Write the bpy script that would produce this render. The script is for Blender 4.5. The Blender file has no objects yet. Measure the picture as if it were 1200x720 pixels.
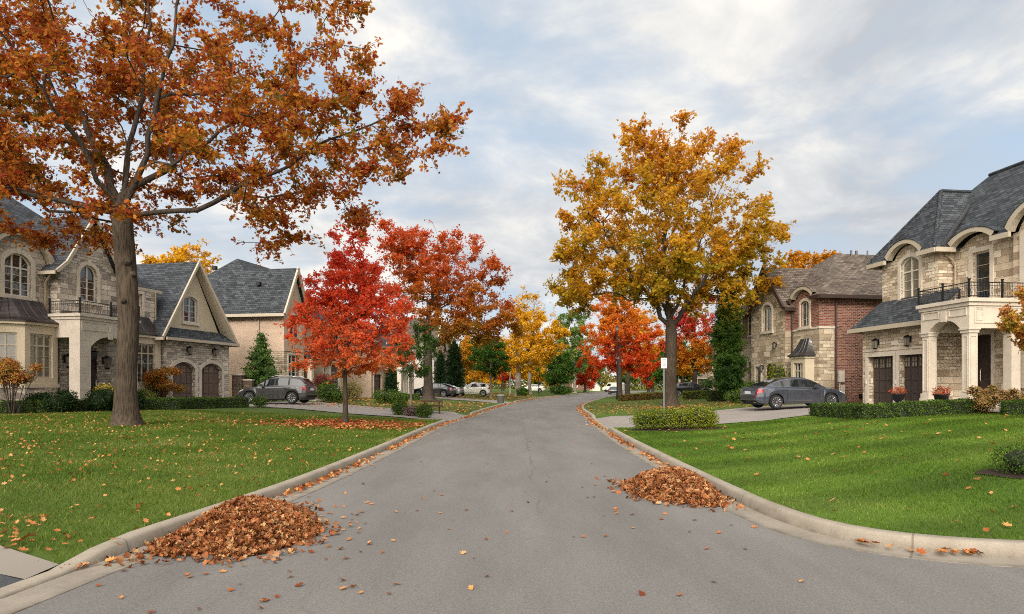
import bpy, bmesh, math, random
import numpy as np
from mathutils import Vector, Matrix
from mathutils.geometry import tessellate_polygon, delaunay_2d_cdt
R = math.radians
scene = bpy.context.scene
C = scene.collection
rng = np.random.default_rng(7)

# ------------------------------------------------------------------ helpers
def lin(h):
    h = h.lstrip('#')
    c = [int(h[i:i+2], 16)/255 for i in (0, 2, 4)]
    return tuple(x/12.92 if x <= .04045 else ((x+.055)/1.055)**2.4 for x in c) + (1.0,)

def tag(o, label=None, cat=None, group=None, kind=None):
    if label: o['label'] = label
    if cat: o['category'] = cat
    if group: o['group'] = group
    if kind: o['kind'] = kind
    return o

def thing(name, label, cat, loc=(0, 0, 0), rz=0.0, group=None):
    o = bpy.data.objects.new(name, None)
    C.objects.link(o)
    o.location = loc
    o.rotation_euler = (0, 0, rz)
    o.empty_display_size = .3
    return tag(o, label, cat, group)

def copy_tree(o, parent=None):
    c = o.copy()
    C.objects.link(c)
    if parent is not None: c.parent = parent
    for ch in o.children: copy_tree(ch, c)
    return c

class MB:
    """collects polygons; build() links ONE mesh object with metric uv per face"""
    def __init__(s, T=None):
        s.v = []; s.f = []; s.m = []; s.T = T
    def pt(s, p):
        s.v.append(s.T(*p) if s.T else tuple(p)); return len(s.v)-1
    def poly(s, pts, m=0):
        s.f.append([s.pt(p) for p in pts]); s.m.append(m)
    def box(s, x0, x1, y0, y1, z0, z1, m=0):
        a = [s.pt(p) for p in ((x0,y0,z0),(x1,y0,z0),(x1,y1,z0),(x0,y1,z0),(x0,y0,z1),(x1,y0,z1),(x1,y1,z1),(x0,y1,z1))]
        for q in ((0,3,2,1),(4,5,6,7),(0,1,5,4),(1,2,6,5),(2,3,7,6),(3,0,4,7)):
            s.f.append([a[i] for i in q]); s.m.append(m)
    def loft(s, rings, m=0, closed=True, cap=True):
        ids = [[s.pt(p) for p in r] for r in rings]
        n = len(ids[0])
        for a, b in zip(ids[:-1], ids[1:]):
            for i in range(n if closed else n-1):
                j = (i+1) % n
                s.f.append([a[i], a[j], b[j], b[i]]); s.m.append(m)
        if cap and closed:
            s.f.append(ids[0][::-1]); s.m.append(m); s.f.append(ids[-1]); s.m.append(m)
    def tube(s, path, r, n=8, m=0, cap=True):
        pts = [Vector(p) for p in path]
        rs = r if hasattr(r, '__len__') else [r]*len(pts)
        t0 = (pts[1]-pts[0]).normalized()
        ref = Vector((0,0,1)) if abs(t0.z) < .9 else Vector((1,0,0))
        x = t0.cross(ref).normalized()
        rings = []
        for i, p in enumerate(pts):
            t = (pts[min(i+1,len(pts)-1)]-pts[max(i-1,0)]).normalized()
            x = (x - t*x.dot(t))
            x = x.normalized() if x.length > 1e-6 else t.orthogonal().normalized()
            y = t.cross(x)
            rings.append([tuple(p + (x*math.cos(2*math.pi*k/n) + y*math.sin(2*math.pi*k/n))*rs[i]) for k in range(n)])
        s.loft(rings, m, True, cap)
    def lathe(s, c, prof, n=16, m=0):
        s.loft([[(c[0]+r*math.cos(2*math.pi*k/n), c[1]+r*math.sin(2*math.pi*k/n), c[2]+z) for k in range(n)] for r, z in prof], m)
    def slab(s, pts, th=.12, m=0):
        """roof plane given thickness downward"""
        lo = [(p[0], p[1], p[2]-th) for p in pts]
        a = [s.pt(p) for p in pts]; b = [s.pt(p) for p in lo]
        s.f.append(a); s.m.append(m); s.f.append(b[::-1]); s.m.append(m)
        n = len(a)
        for i in range(n):
            j = (i+1) % n
            s.f.append([a[j], a[i], b[i], b[j]]); s.m.append(m)
    def split(s, key):
        """the faces sorted into separate builders by key(centre)"""
        out = {}
        for f, m in zip(s.f, s.m):
            c = [sum(s.v[i][k] for i in f)/len(f) for k in range(3)]
            o = out.setdefault(key(c), (MB(), {}))
            ids = []
            for i in f:
                if i not in o[1]: o[0].v.append(s.v[i]); o[1][i] = len(o[0].v)-1
                ids.append(o[1][i])
            o[0].f.append(ids); o[0].m.append(m)
        return [o[0] for o in out.values()]
    def build(s, name, mats, parent=None, smooth=False, angle=35, bevel=0):
        me = bpy.data.meshes.new(name)
        me.from_pydata(s.v, [], s.f)
        mats = mats if isinstance(mats, (list, tuple)) else [mats]
        for mt in mats: me.materials.append(mt)
        me.polygons.foreach_set('material_index', s.m)
        uv = me.uv_layers.new(name='UVMap')
        for p in me.polygons:
            n = p.normal
            if abs(n.z) > .985: t = Vector((1,0,0)); b = Vector((0,1,0))
            else:
                t = Vector((-n.y, n.x, 0)).normalized(); b = n.cross(t)
                if b.z < 0: b = -b
            for li in p.loop_indices:
                co = me.vertices[me.loops[li].vertex_index].co
                uv.data[li].uv = (co.dot(t), co.dot(b))
        if smooth:
            me.polygons.foreach_set('use_smooth', [True]*len(me.polygons))
            me.set_sharp_from_angle(angle=R(angle))
        o = bpy.data.objects.new(name, me)
        C.objects.link(o)
        if parent is not None: o.parent = parent
        if bevel:
            md = o.modifiers.new('bevel', 'BEVEL'); md.width = bevel; md.segments = 1; md.limit_method = 'ANGLE'
        return o

def np_mesh(name, V, F, mat, parent=None, smooth=False, loc=None, cols=None):
    """V (n,3); F list of (m,k) index arrays"""
    me = bpy.data.meshes.new(name)
    V = np.ascontiguousarray(V, dtype=np.float32)
    me.vertices.add(len(V)); me.vertices.foreach_set('co', V.ravel())
    li = np.concatenate([f.ravel() for f in F]).astype(np.int32)
    cnt = np.concatenate([np.full(len(f), f.shape[1], np.int32) for f in F])
    st = np.concatenate([[0], np.cumsum(cnt)[:-1]]).astype(np.int32)
    me.loops.add(len(li)); me.loops.foreach_set('vertex_index', li)
    me.polygons.add(len(cnt)); me.polygons.foreach_set('loop_start', st)
    try: me.polygons.foreach_set('loop_total', cnt)
    except Exception: pass
    me.update(calc_edges=True)
    if smooth: me.polygons.foreach_set('use_smooth', np.ones(len(cnt), bool))
    me.materials.append(mat)
    o = bpy.data.objects.new(name, me)
    C.objects.link(o)
    if parent is not None: o.parent = parent
    if loc is not None: o.location = loc
    return o

def shape_quad(w=.56, h=1.0, c=.1):
    return np.array([(0,-.5*h,0),(.5*w,0,c),(0,.5*h,0),(-.5*w,0,c)]), [np.array([[0,1,2]]), np.array([[0,2,3]])]
def shape_oak(fold=.10, curl=.06):
    r = [(.05,-.5,0),(.13,-.33,fold*.4),(.36,-.22,fold),(.17,-.06,fold*.5),(.42,.14,fold),(.16,.24,fold*.5),(.2,.38,fold*.5)]
    mid = [(0,-.5,0),(0,0,-curl*.5),(0,.5,curl)]
    V = [mid[0]] + r + [mid[2]] + [(-x,y,z) for x,y,z in r] + [mid[1]]
    # 0 base,1-7 right,8 tip,9-15 left,16 mid
    V = np.array(V); V[:,2] += curl*(V[:,1]*2)**2
    return V, [np.array([[0,1,2,3,16],[16,12-1,10,9,0]]), np.array([[16,3,4,5,6,7,8],[8,15,14,13,12,11,16]])]
def shape_maple(fold=.08, curl=.12):
    r = [(.30,-.42,fold),(.2,-.2,fold*.4),(.52,.02,fold),(.24,.1,fold*.5),(.34,.36,fold),(.1,.26,fold*.3)]
    V = [(0,-.5,0)] + r + [(0,.55,0)] + [(-x,y,z) for x,y,z in r] + [(0,0,-fold*.4)]
    V = np.array(V); V[:,2] += curl*(V[:,0]**2*2+V[:,1]**2*1.5)
    return V, [np.array([[0,1,2,3,4,14],[14,11,10,9,8,0]]), np.array([[14,4,5,6,7],[7,13,12,11,14]])]
SQ = shape_quad(); SO = shape_oak(); SM = shape_maple()

def unit(a): return a/np.maximum(np.linalg.norm(a, axis=-1, keepdims=True), 1e-9)

def leaf_cloud(name, P, size, shape, mat, parent=None, up=.6, g=None, flat=None, loc=None, N0=None):
    """many leaf shaped faces at points P; up biases their normals to the sky"""
    g = g or rng
    n = len(P); P = np.asarray(P)
    nr = unit(g.normal(size=(n,3)))
    if N0 is not None: nr = unit(nr + N0)
    if flat is not None:
        nr = unit(np.stack([g.normal(size=n)*flat, g.normal(size=n)*flat, np.ones(n)], 1))
    else:
        nr = unit(nr + np.array([0,0,up]))
    t = unit(np.cross(nr, unit(g.normal(size=(n,3)))))
    b = np.cross(nr, t)
    sv, sf = shape
    k = len(sv)
    sz = np.broadcast_to(np.asarray(size), (n,))[:,None,None]
    V = P[:,None,:] + sz*(sv[None,:,0:1]*t[:,None,:] + sv[None,:,1:2]*b[:,None,:] + sv[None,:,2:3]*nr[:,None,:])
    off = (np.arange(n)*k)[:,None,None]
    F = [(f[None]+off).reshape(-1, f.shape[1]) for f in sf]
    return np_mesh(name, V.reshape(-1,3), F, mat, parent, loc=loc)

# ------------------------------------------------------------------ materials
def new_mat(name):
    m = bpy.data.materials.new(name); m.use_nodes = True
    nt = m.node_tree; nt.nodes.clear()
    out = nt.nodes.new('ShaderNodeOutputMaterial')
    return m, nt, out
class N:
    """tiny node shorthand"""
    def __init__(s, nt): s.nt = nt
    def __call__(s, kind, ins=None, **kw):
        n = s.nt.nodes.new('ShaderNode'+kind)
        for k, v in kw.items(): setattr(n, k, v)
        for k, v in (ins or {}).items():
            if hasattr(v, 'is_output'): s.nt.links.new(v, n.inputs[k])
            else: n.inputs[k].default_value = v
        return n
    def ramp(s, fac, stops, interp='LINEAR'):
        n = s.nt.nodes.new('ShaderNodeValToRGB'); cr = n.color_ramp; cr.interpolation = interp
        while len(cr.elements) < len(stops): cr.elements.new(.5)
        for e, (p, c) in zip(cr.elements, stops):
            e.position = p; e.color = c if len(c) == 4 else (*c, 1)
        s.nt.links.new(fac, n.inputs[0]); return n.outputs[0]
    def mix(s, fac, a, b, blend='MIX'):
        n = s.nt.nodes.new('ShaderNodeMix'); n.data_type = 'RGBA'; n.blend_type = blend
        for sock, v in ((n.inputs[0], fac), (n.inputs[6], a), (n.inputs[7], b)):
            if hasattr(v, 'is_output'): s.nt.links.new(v, sock)
            else: sock.default_value = v
        return n.outputs[2]
    def math(s, op, a, b=0.0, clamp=False):
        n = s.nt.nodes.new('ShaderNodeMath'); n.operation = op; n.use_clamp = clamp
        for sock, v in ((n.inputs[0], a), (n.inputs[1], b)):
            if hasattr(v, 'is_output'): s.nt.links.new(v, sock)
            else: sock.default_value = v
        return n.outputs[0]

def plain(name, col, rough=.6, metal=0.0, var=.12, scale=3.0, bump=0.0, bscale=40, spec=.5, coat=0.0):
    m, nt, out = new_mat(name); n = N(nt)
    col = lin(col) if isinstance(col, str) else col
    tc = n('TexCoord')
    nz = n('TexNoise', {'Vector': tc.outputs['Object'], 'Scale': scale, 'Detail': 6.0, 'Roughness': .6})
    k = n('MapRange', {'Value': nz.outputs[0], 'From Min': .3, 'From Max': .7, 'To Min': 1-var, 'To Max': 1+var})
    c = n.mix(1.0, col, k.outputs[0], 'MULTIPLY')
    b = n('BsdfPrincipled', {'Base Color': c, 'Roughness': rough, 'Metallic': metal, 'Specular IOR Level': spec, 'Coat Weight': coat})
    if bump:
        n2 = n('TexNoise', {'Vector': tc.outputs['Object'], 'Scale': bscale, 'Detail': 4.0})
        bp = n('Bump', {'Height': n2.outputs[0], 'Strength': bump, 'Distance': .02})
        nt.links.new(bp.outputs[0], b.inputs['Normal'])
    nt.links.new(b.outputs[0], out.inputs[0]); return m

def masonry(name, cols, mortar, bw, bh, mort=.012, bump=.6, rough=.85, bscale=14, mix2=None, dist=.02):
    """coursed stone / brick / shingle from the metric uv, each unit its own tone"""
    m, nt, out = new_mat(name); n = N(nt)
    uv = n('UVMap').outputs[0]
    wn = n('TexNoise', {'Vector': uv, 'Scale': 3.0, 'Detail': 3.0})
    wv = n('VectorMath', {0: wn.outputs['Color'], 1: (.5,.5,.5)}, operation='SUBTRACT')
    wv = n('VectorMath', {0: wv.outputs[0], 'Scale': dist}, operation='SCALE')
    uvw = n('VectorMath', {0: uv, 1: wv.outputs[0]}, operation='ADD').outputs[0]
    def br(w, h, o=.5):
        return n('TexBrick', {'Vector': uvw, 'Color1': (0,0,0,1), 'Color2': (1,1,1,1), 'Mortar': (.5,.5,.5,1), 'Scale': 1.0,
                 'Mortar Size': mort, 'Mortar Smooth': .15, 'Bias': 0.0, 'Brick Width': w, 'Row Height': h}, offset=o)
    b1 = br(bw, bh)
    val = b1.outputs['Color']; fac = b1.outputs['Fac']
    if mix2:
        b2 = br(mix2[0], mix2[1], .37)
        # whole bands of larger stones among the small ones
        vr = n('TexVoronoi', {'Vector': n('VectorMath', {0: uv, 1: (.55, 1.1, 1)}, operation='MULTIPLY').outputs[0], 'Scale': 1.0}, distance='CHEBYCHEV')
        sel = n.math('GREATER_THAN', n('SeparateColor', {0: vr.outputs['Color']}).outputs[0], .55)
        val = n.mix(sel, val, b2.outputs['Color'])
        mx = n('Mix', {0: sel, 2: fac, 3: b2.outputs['Fac']}); fac = mx.outputs[0]
    st = [(i/(len(cols)-1), lin(c)) for i, c in enumerate(cols)]
    base = n.ramp(val, st)
    big = n('TexNoise', {'Vector': uv, 'Scale': .35, 'Detail': 5.0})
    k = n('MapRange', {'Value': big.outputs[0], 'From Min': .3, 'From Max': .7, 'To Min': .86, 'To Max': 1.12})
    base = n.mix(1.0, base, k.outputs[0], 'MULTIPLY')
    fine = n('TexNoise', {'Vector': uv, 'Scale': bscale, 'Detail': 6.0, 'Roughness': .65})
    k2 = n('MapRange', {'Value': fine.outputs[0], 'From Min': .25, 'From Max': .75, 'To Min': .78, 'To Max': 1.2})
    base = n.mix(1.0, base, k2.outputs[0], 'MULTIPLY')
    col = n.mix(fac, base, lin(mortar))
    h = n.math('ADD', n.math('MULTIPLY', n.math('SUBTRACT', 1.0, fac), 1.0), n.math('MULTIPLY', fine.outputs[0], .7))
    bp = n('Bump', {'Height': h, 'Strength': bump, 'Distance': .03})
    b = n('BsdfPrincipled', {'Base Color': col, 'Roughness': rough, 'Normal': bp.outputs[0], 'Specular IOR Level': .3})
    nt.links.new(b.outputs[0], out.inputs[0]); return m

def leaf_mat(name, cols, nscale=.6, transl=.4, zgrad=0.0, z0=0.0, zh=1.0, isl=.5, rough=.55, stripes=None):
    """leaf colour: drifts through the crown, with the height where the species turns from the top, and from leaf to leaf"""
    m, nt, out = new_mat(name); n = N(nt)
    tc = n('TexCoord').outputs['Object']
    nz = n('TexNoise', {'Vector': tc, 'Scale': nscale, 'Detail': 3.0})
    nv = n('MapRange', {'Value': nz.outputs[0], 'From Min': .32, 'From Max': .68})
    ri = n('NewGeometry').outputs['Random Per Island']
    v = n.math('ADD', n.math('MULTIPLY', nv.outputs[0], 1-isl), n.math('MULTIPLY', ri, isl))
    if zgrad:
        z = n('SeparateXYZ', {0: tc}).outputs[2]
        zz = n('MapRange', {'Value': z, 'From Min': z0, 'From Max': z0+zh})
        v = n.math('ADD', n.math('MULTIPLY', v, 1-abs(zgrad)), n.math('MULTIPLY', zz.outputs[0], zgrad))
        if zgrad < 0: v = n.math('ADD', v, -zgrad)
    col = n.ramp(v, [(.06+.88*i/(len(cols)-1), lin(c)) for i, c in enumerate(cols)])
    if stripes:
        mp = n('Mapping', {'Vector': tc, 'Rotation': (0, 0, R(stripes[0]))})
        x = n('SeparateXYZ', {0: mp.outputs[0]}).outputs[0]
        w = n.math('SINE', n.math('MULTIPLY', x, 2*math.pi/stripes[1]))
        k = n('MapRange', {'Value': w, 'From Min': -.5, 'From Max': .5, 'To Min': 1-stripes[2], 'To Max': 1+stripes[2]})
        col = n.mix(1.0, col, k.outputs[0], 'MULTIPLY')
    d = n('BsdfPrincipled', {'Base Color': col, 'Roughness': rough, 'Specular IOR Level': .12})
    t = n('BsdfTranslucent', {'Color': col})
    mx = n('MixShader', {0: transl, 1: d.outputs[0], 2: t.outputs[0]})
    nt.links.new(mx.outputs[0], out.inputs[0]); return m

def bark_mat(name, c1, c2, scale=1.0):
    m, nt, out = new_mat(name); n = N(nt)
    tc = n('TexCoord').outputs['Object']
    mp = n('Mapping', {'Vector': tc, 'Scale': (9*scale, 9*scale, 1.3*scale)})
    nz = n('TexNoise', {'Vector': mp.outputs[0], 'Scale': 2.0, 'Detail': 7.0, 'Roughness': .7})
    vo = n('TexVoronoi', {'Vector': mp.outputs[0], 'Scale': 2.2})
    big = n('TexNoise', {'Vector': tc, 'Scale': .8, 'Detail': 3.0})
    h = n.math('ADD', n.math('MULTIPLY', nz.outputs[0], .7), n.math('MULTIPLY', vo.outputs[0], .5))
    col = n.ramp(h, [(.25, lin(c1)), (.75, lin(c2))])
    k = n('MapRange', {'Value': big.outputs[0], 'From Min': .3, 'From Max': .7, 'To Min': .75, 'To Max': 1.25})
    col = n.mix(1.0, col, k.outputs[0], 'MULTIPLY')
    bp = n('Bump', {'Height': h, 'Strength': .9, 'Distance': .05})
    b = n('BsdfPrincipled', {'Base Color': col, 'Roughness': .9, 'Normal': bp.outputs[0], 'Specular IOR Level': .2})
    nt.links.new(b.outputs[0], out.inputs[0]); return m

def glass_mat(name, base='#1a1e22', rough=.03, tint='#2b3238'):
    """window glass over a dark room"""
    m, nt, out = new_mat(name); n = N(nt)
    tc = n('TexCoord').outputs['Object']
    nz = n('TexNoise', {'Vector': tc, 'Scale': 1.6, 'Detail': 2.0})
    c = n.mix(nz.outputs[0], lin(base), lin(tint))
    wob = n('TexNoise', {'Vector': tc, 'Scale': 2.2, 'Detail': 1.0})
    bp = n('Bump', {'Height': wob.outputs[0], 'Strength': .12, 'Distance': .03})
    b = n('BsdfPrincipled', {'Base Color': c, 'Roughness': rough, 'Normal': bp.outputs[0], 'Specular IOR Level': .9, 'IOR': 1.55})
    nt.links.new(b.outputs[0], out.inputs[0]); return m

def paint_mat(name, col, metal=.55, flake=.1):
    m, nt, out = new_mat(name); n = N(nt)
    tc = n('TexCoord').outputs['Object']
    nz = n('TexNoise', {'Vector': tc, 'Scale': 1.2, 'Detail': 3.0})
    z = n('SeparateXYZ', {0: tc}).outputs[2]
    dust = n('MapRange', {'Value': z, 'From Min': .15, 'From Max': .7, 'To Min': .22, 'To Max': 0.0})
    dn = n.math('MULTIPLY', dust.outputs[0], nz.outputs[0])
    c = n.mix(dn, lin(col), lin('#8a8178'))
    rr = n.math('ADD', n.math('MULTIPLY', dn, 1.5), .28)
    b = n('BsdfPrincipled', {'Base Color': c, 'Metallic': metal, 'Roughness': rr, 'Coat Weight': .9, 'Coat Roughness': .06})
    nt.links.new(b.outputs[0], out.inputs[0]); return m

def ground_mat(name, stops, sc=1.0, stripes=None, bump=.3, fine=60, rough=.9, patch=None):
    m, nt, out = new_mat(name); n = N(nt)
    tc = n('TexCoord').outputs['Object']
    a = n('TexNoise', {'Vector': tc, 'Scale': .35*sc, 'Detail': 5.0, 'Roughness': .6})
    b_ = n('TexNoise', {'Vector': tc, 'Scale': fine, 'Detail': 4.0, 'Roughness': .7})
    v = n.math('ADD', n.math('MULTIPLY', a.outputs[0], .55), n.math('MULTIPLY', b_.outputs[0], .45))
    col = n.ramp(v, [(p, lin(c)) for p, c in stops])
    if stripes:
        mp = n('Mapping', {'Vector': tc, 'Rotation': (0, 0, R(stripes[0]))})
        x = n('SeparateXYZ', {0: mp.outputs[0]}).outputs[0]
        w = n.math('SINE', n.math('MULTIPLY', x, 2*math.pi/stripes[1]))
        k = n('MapRange', {'Value': w, 'From Min': -.4, 'From Max': .4, 'To Min': 1-stripes[2], 'To Max': 1+stripes[2]})
        col = n.mix(1.0, col, k.outputs[0], 'MULTIPLY')
    if patch:
        pn = n('TexNoise', {'Vector': tc, 'Scale': patch[1], 'Detail': 4.0})
        k = n('MapRange', {'Value': pn.outputs[0], 'From Min': .5, 'From Max': .68, 'To Min': 0, 'To Max': patch[2]})
        col = n.mix(k.outputs[0], col, lin(patch[0]))
    bp = n('Bump', {'Height': b_.outputs[0], 'Strength': bump, 'Distance': .03})
    b = n('BsdfPrincipled', {'Base Color': col, 'Roughness': rough, 'Normal': bp.outputs[0], 'Specular IOR Level': .2})
    nt.links.new(b.outputs[0], out.inputs[0]); return m

def asphalt_mat(name, base, amp=.25, cracks=True):
    m, nt, out = new_mat(name); n = N(nt)
    tc = n('TexCoord').outputs['Object']
    f1 = n('TexNoise', {'Vector': tc, 'Scale': 60.0, 'Detail': 4.0, 'Roughness': .85})
    f2 = n('TexNoise', {'Vector': tc, 'Scale': 22.0, 'Detail': 4.0, 'Roughness': .7})
    mp = n('Mapping', {'Vector': tc, 'Scale': (1.0, .22, 1.0)})
    lg = n('TexNoise', {'Vector': mp.outputs[0], 'Scale': .8, 'Detail': 6.0, 'Roughness': .65})
    k = n('MapRange', {'Value': f1.outputs[0], 'From Min': .25, 'From Max': .75, 'To Min': .4, 'To Max': 1.65})
    k2 = n('MapRange', {'Value': lg.outputs[0], 'From Min': .3, 'From Max': .7, 'To Min': .78, 'To Max': 1.16})
    k3 = n('MapRange', {'Value': f2.outputs[0], 'From Min': .3, 'From Max': .7, 'To Min': .88, 'To Max': 1.12})
    col = n.mix(1.0, n.mix(1.0, n.mix(1.0, lin(base), k.outputs[0], 'MULTIPLY'), k2.outputs[0], 'MULTIPLY'), k3.outputs[0], 'MULTIPLY')
    h = f1.outputs[0]
    if cracks:
        # a wandering paving seam down the middle of the carriageway and a few hairline cracks
        sx = n('SeparateXYZ', {0: tc})
        wob = n('TexNoise', {'Vector': tc, 'Scale': .45, 'Detail': 8.0, 'Roughness': .7})
        seam = n.math('ABSOLUTE', n.math('SUBTRACT', n.math('SUBTRACT', sx.outputs[0], n.math('MULTIPLY', wob.outputs[0], .7)), n.math('MULTIPLY', sx.outputs[1], .004)))
        gap = n('TexNoise', {'Vector': tc, 'Scale': .5, 'Detail': 3.0})
        s_ = n('MapRange', {'Value': seam, 'From Min': .004, 'From Max': .03, 'To Min': 1.0, 'To Max': 0.0})
        g_ = n('MapRange', {'Value': gap.outputs[0], 'From Min': .42, 'From Max': .55})
        yr = n('MapRange', {'Value': sx.outputs[1], 'From Min': 8.5, 'From Max': 10.0})
        sf = n.math('MULTIPLY', n.math('MULTIPLY', s_.outputs[0], n.math('MULTIPLY', g_.outputs[0], .42)), yr.outputs[0])
        vd = n('TexNoise', {'Vector': tc, 'Scale': .9, 'Detail': 5.0})
        vv = n('VectorMath', {0: tc, 1: n('VectorMath', {0: vd.outputs['Color'], 'Scale': .9}, operation='SCALE').outputs[0]}, operation='ADD')
        vo = n('TexVoronoi', {'Vector': vv.outputs[0], 'Scale': .22}, feature='DISTANCE_TO_EDGE')
        cr = n('MapRange', {'Value': vo.outputs[0], 'From Min': .0, 'From Max': .004, 'To Min': .16, 'To Max': 0.0})
        cf = n.math('MULTIPLY', cr.outputs[0], g_.outputs[0])
        col = n.mix(n.math('MAXIMUM', sf, cf), col, lin('#3a3836'))
    bp = n('Bump', {'Height': h, 'Strength': .35, 'Distance': .01})
    b = n('BsdfPrincipled', {'Base Color': col, 'Roughness': .88, 'Normal': bp.outputs[0], 'Specular IOR Level': .3})
    nt.links.new(b.outputs[0], out.inputs[0]); return m

def kerb_mat(name, base, joint=3.0, stain='#5d554a'):
    m, nt, out = new_mat(name); n = N(nt)
    uv = n('UVMap').outputs[0]; tc = n('TexCoord').outputs['Object']
    f1 = n('TexNoise', {'Vector': tc, 'Scale': 70.0, 'Detail': 4.0, 'Roughness': .75})
    lg = n('TexNoise', {'Vector': tc, 'Scale': 1.6, 'Detail': 7.0, 'Roughness': .7})
    k = n('MapRange', {'Value': f1.outputs[0], 'From Min': .25, 'From Max': .75, 'To Min': .8, 'To Max': 1.2})
    col = n.mix(1.0, lin(base), k.outputs[0], 'MULTIPLY')
    s = n('MapRange', {'Value': lg.outputs[0], 'From Min': .45, 'From Max': .75, 'To Min': 0, 'To Max': .55})
    col = n.mix(s.outputs[0], col, lin(stain))
    u = n('SeparateXYZ', {0: uv}).outputs[0]
    jd = n.math('ABSOLUTE', n.math('SUBTRACT', n.math('FRACT', n.math('DIVIDE', u, joint)), .5))
    j = n('MapRange', {'Value': jd, 'From Min': .4955, 'From Max': .4975})
    col = n.mix(n.math('MULTIPLY', j.outputs[0], .55), col, lin('#4a443c'))
    vd = n('SeparateXYZ', {0: uv}).outputs[1]                # grime collected along the foot of the kerb
    dl = n('MapRange', {'Value': vd, 'From Min': .07, 'From Max': .19, 'To Min': .75, 'To Max': 0.0})
    dn = n('TexNoise', {'Vector': tc, 'Scale': 3.0, 'Detail': 6.0, 'Roughness': .7})
    dk = n('MapRange', {'Value': dn.outputs[0], 'From Min': .32, 'From Max': .6})
    col = n.mix(n.math('MULTIPLY', dl.outputs[0], dk.outputs[0]), col, lin('#443d34'))
    bp = n('Bump', {'Height': f1.outputs[0], 'Strength': .3, 'Distance': .01})
    b = n('BsdfPrincipled', {'Base Color': col, 'Roughness': .9, 'Normal': bp.outputs[0], 'Specular IOR Level': .2})
    nt.links.new(b.outputs[0], out.inputs[0]); return m

M = {}
M['stone_grey'] = masonry('grey_ledge_stone', ['#6f655b','#a0958a','#c0b4a4','#887c70','#d0c4b4','#a6998b'], '#8d8378', .40, .135, .011, 1.0, mix2=(.62,.27))
M['stone_buff'] = masonry('buff_ledge_stone', ['#8a7863','#b3a18a','#c9b8a0','#a08d76','#d6c7b2','#b5a38d'], '#93846f', .42, .15, .011, 1.0, mix2=(.66,.30))
M['stone_tan'] = masonry('tan_cut_stone', ['#837361','#ab9b85','#c6b69f','#95856f','#b8a68e'], '#8b7e6d', .5, .2, .012, 1.0, mix2=(.8,.4))
M['brick_red'] = masonry('red_brick', ['#53291f','#743d2d','#8a5542','#65342a','#946350'], '#94867a', .26, .095, .012, .5, bscale=30)
M['brick_pink'] = masonry('pink_brick', ['#ac9480','#b29a86','#b8a18d','#ae9681','#bba490'], '#b29e8b', .24, .085, .010, .35, bscale=30)
M['brick_tan'] = masonry('tan_brick', ['#8a7566','#9c8674','#a8927f','#937d6c'], '#9a8a7b', .24, .085, .010, .35, bscale=30)
M['shingle_dark'] = masonry('charcoal_shingle', ['#24272b','#373b40','#45494e','#2d3034','#4e5256'], '#17181b', .34, .17, .014, .8, bscale=24, dist=.01)
M['shingle_brown'] = masonry('brown_shingle', ['#3e362f','#5a4f46','#6b6056','#4c433b','#776a5e'], '#2a241f', .34, .17, .014, .8, bscale=24, dist=.01)
M['limestone'] = plain('smooth_limestone', '#bcb0a0', .8, var=.1, scale=2.0, bump=.08)
M['limestone_grey'] = plain('grey_limestone', '#b4a99c', .8, var=.12, scale=2.0, bump=.08)
M['stucco'] = plain('cream_stucco', '#b8aa93', .9, var=.07, scale=1.2, bump=.05, bscale=60)
M['trim'] = plain('cream_painted_trim', '#a99d8b', .55, var=.05)
M['trim_white'] = plain('off_white_trim', '#c9c0b2', .5, var=.05)
M['soffit'] = plain('taupe_eave', '#8b7d6c', .55, var=.05)
M['copper'] = plain('aged_copper', '#4a4240', .42, .75, var=.35, scale=2.5)
M['copper_light'] = plain('dark_metal_roof', '#565453', .4, .8, var=.25, scale=2.0)
M['iron'] = plain('black_iron', '#17171a', .45, .3, var=.1)
M['garage'] = plain('brown_garage_door', '#584740', .55, var=.12, scale=1.5)
M['garage_black'] = plain('dark_garage_door', '#3a302c', .5, var=.12, scale=1.5)
M['door'] = plain('dark_wood_door', '#251714', .35, var=.2, scale=3)
M['brass'] = plain('satin_nickel', '#b9b2a4', .3, .9)
M['glass'] = glass_mat('window_glass')
M['glass_warm'] = glass_mat('window_glass_with_blind', '#5a5448', .04, '#8a8272')
M['lamp_glass'] = plain('frosted_lamp_glass', '#6f6a60', .2)
M['pipe_tan'] = plain('tan_downspout', '#9a8a74', .5)
M['pipe_brown'] = plain('brown_downspout', '#33261f', .5)
M['pipe_pink'] = plain('beige_downspout', '#a48e7b', .5)
M['paving'] = masonry('grey_stone_paving', ['#8a837a','#9b948b','#a7a097'], '#7b746c', .6, .4, .010, .2)
M['concrete'] = plain('driveway_concrete', '#7f7872', .9, var=.14, scale=.9, bump=.25, bscale=90)
M['asphalt'] = asphalt_mat('weathered_asphalt', '#686562')
M['asphalt_black'] = asphalt_mat('black_driveway_asphalt', '#3d3f42', cracks=False)
M['kerb'] = kerb_mat('kerb_concrete', '#8f8679')
M['gutter'] = kerb_mat('gutter_concrete', '#877f74')
M['lawn'] = ground_mat('lawn_soil_and_grass', [(.3,'#2e3d10'),(.5,'#3f5118'),(.7,'#5a6628')], patch=('#6b6a2c', .25, .35))
M['lawn_mown'] = ground_mat('mown_lawn', [(.3,'#304310'),(.5,'#415718'),(.7,'#546a22')], stripes=(62, 1.9, .13))
M['field'] = ground_mat('rough_field', [(.3,'#3c4f1c'),(.5,'#566424'),(.7,'#7a7a38')])
M['mulch'] = ground_mat('dark_mulch', [(.3,'#1f1712'),(.5,'#33271f'),(.7,'#4a3a30')], fine=45, bump=.8)
M['grass_l'] = leaf_mat('grass_blades', ['#2f440f','#415817','#546b20','#4a611c','#6f7836','#908a55'], .5, .3, isl=.6)
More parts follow.
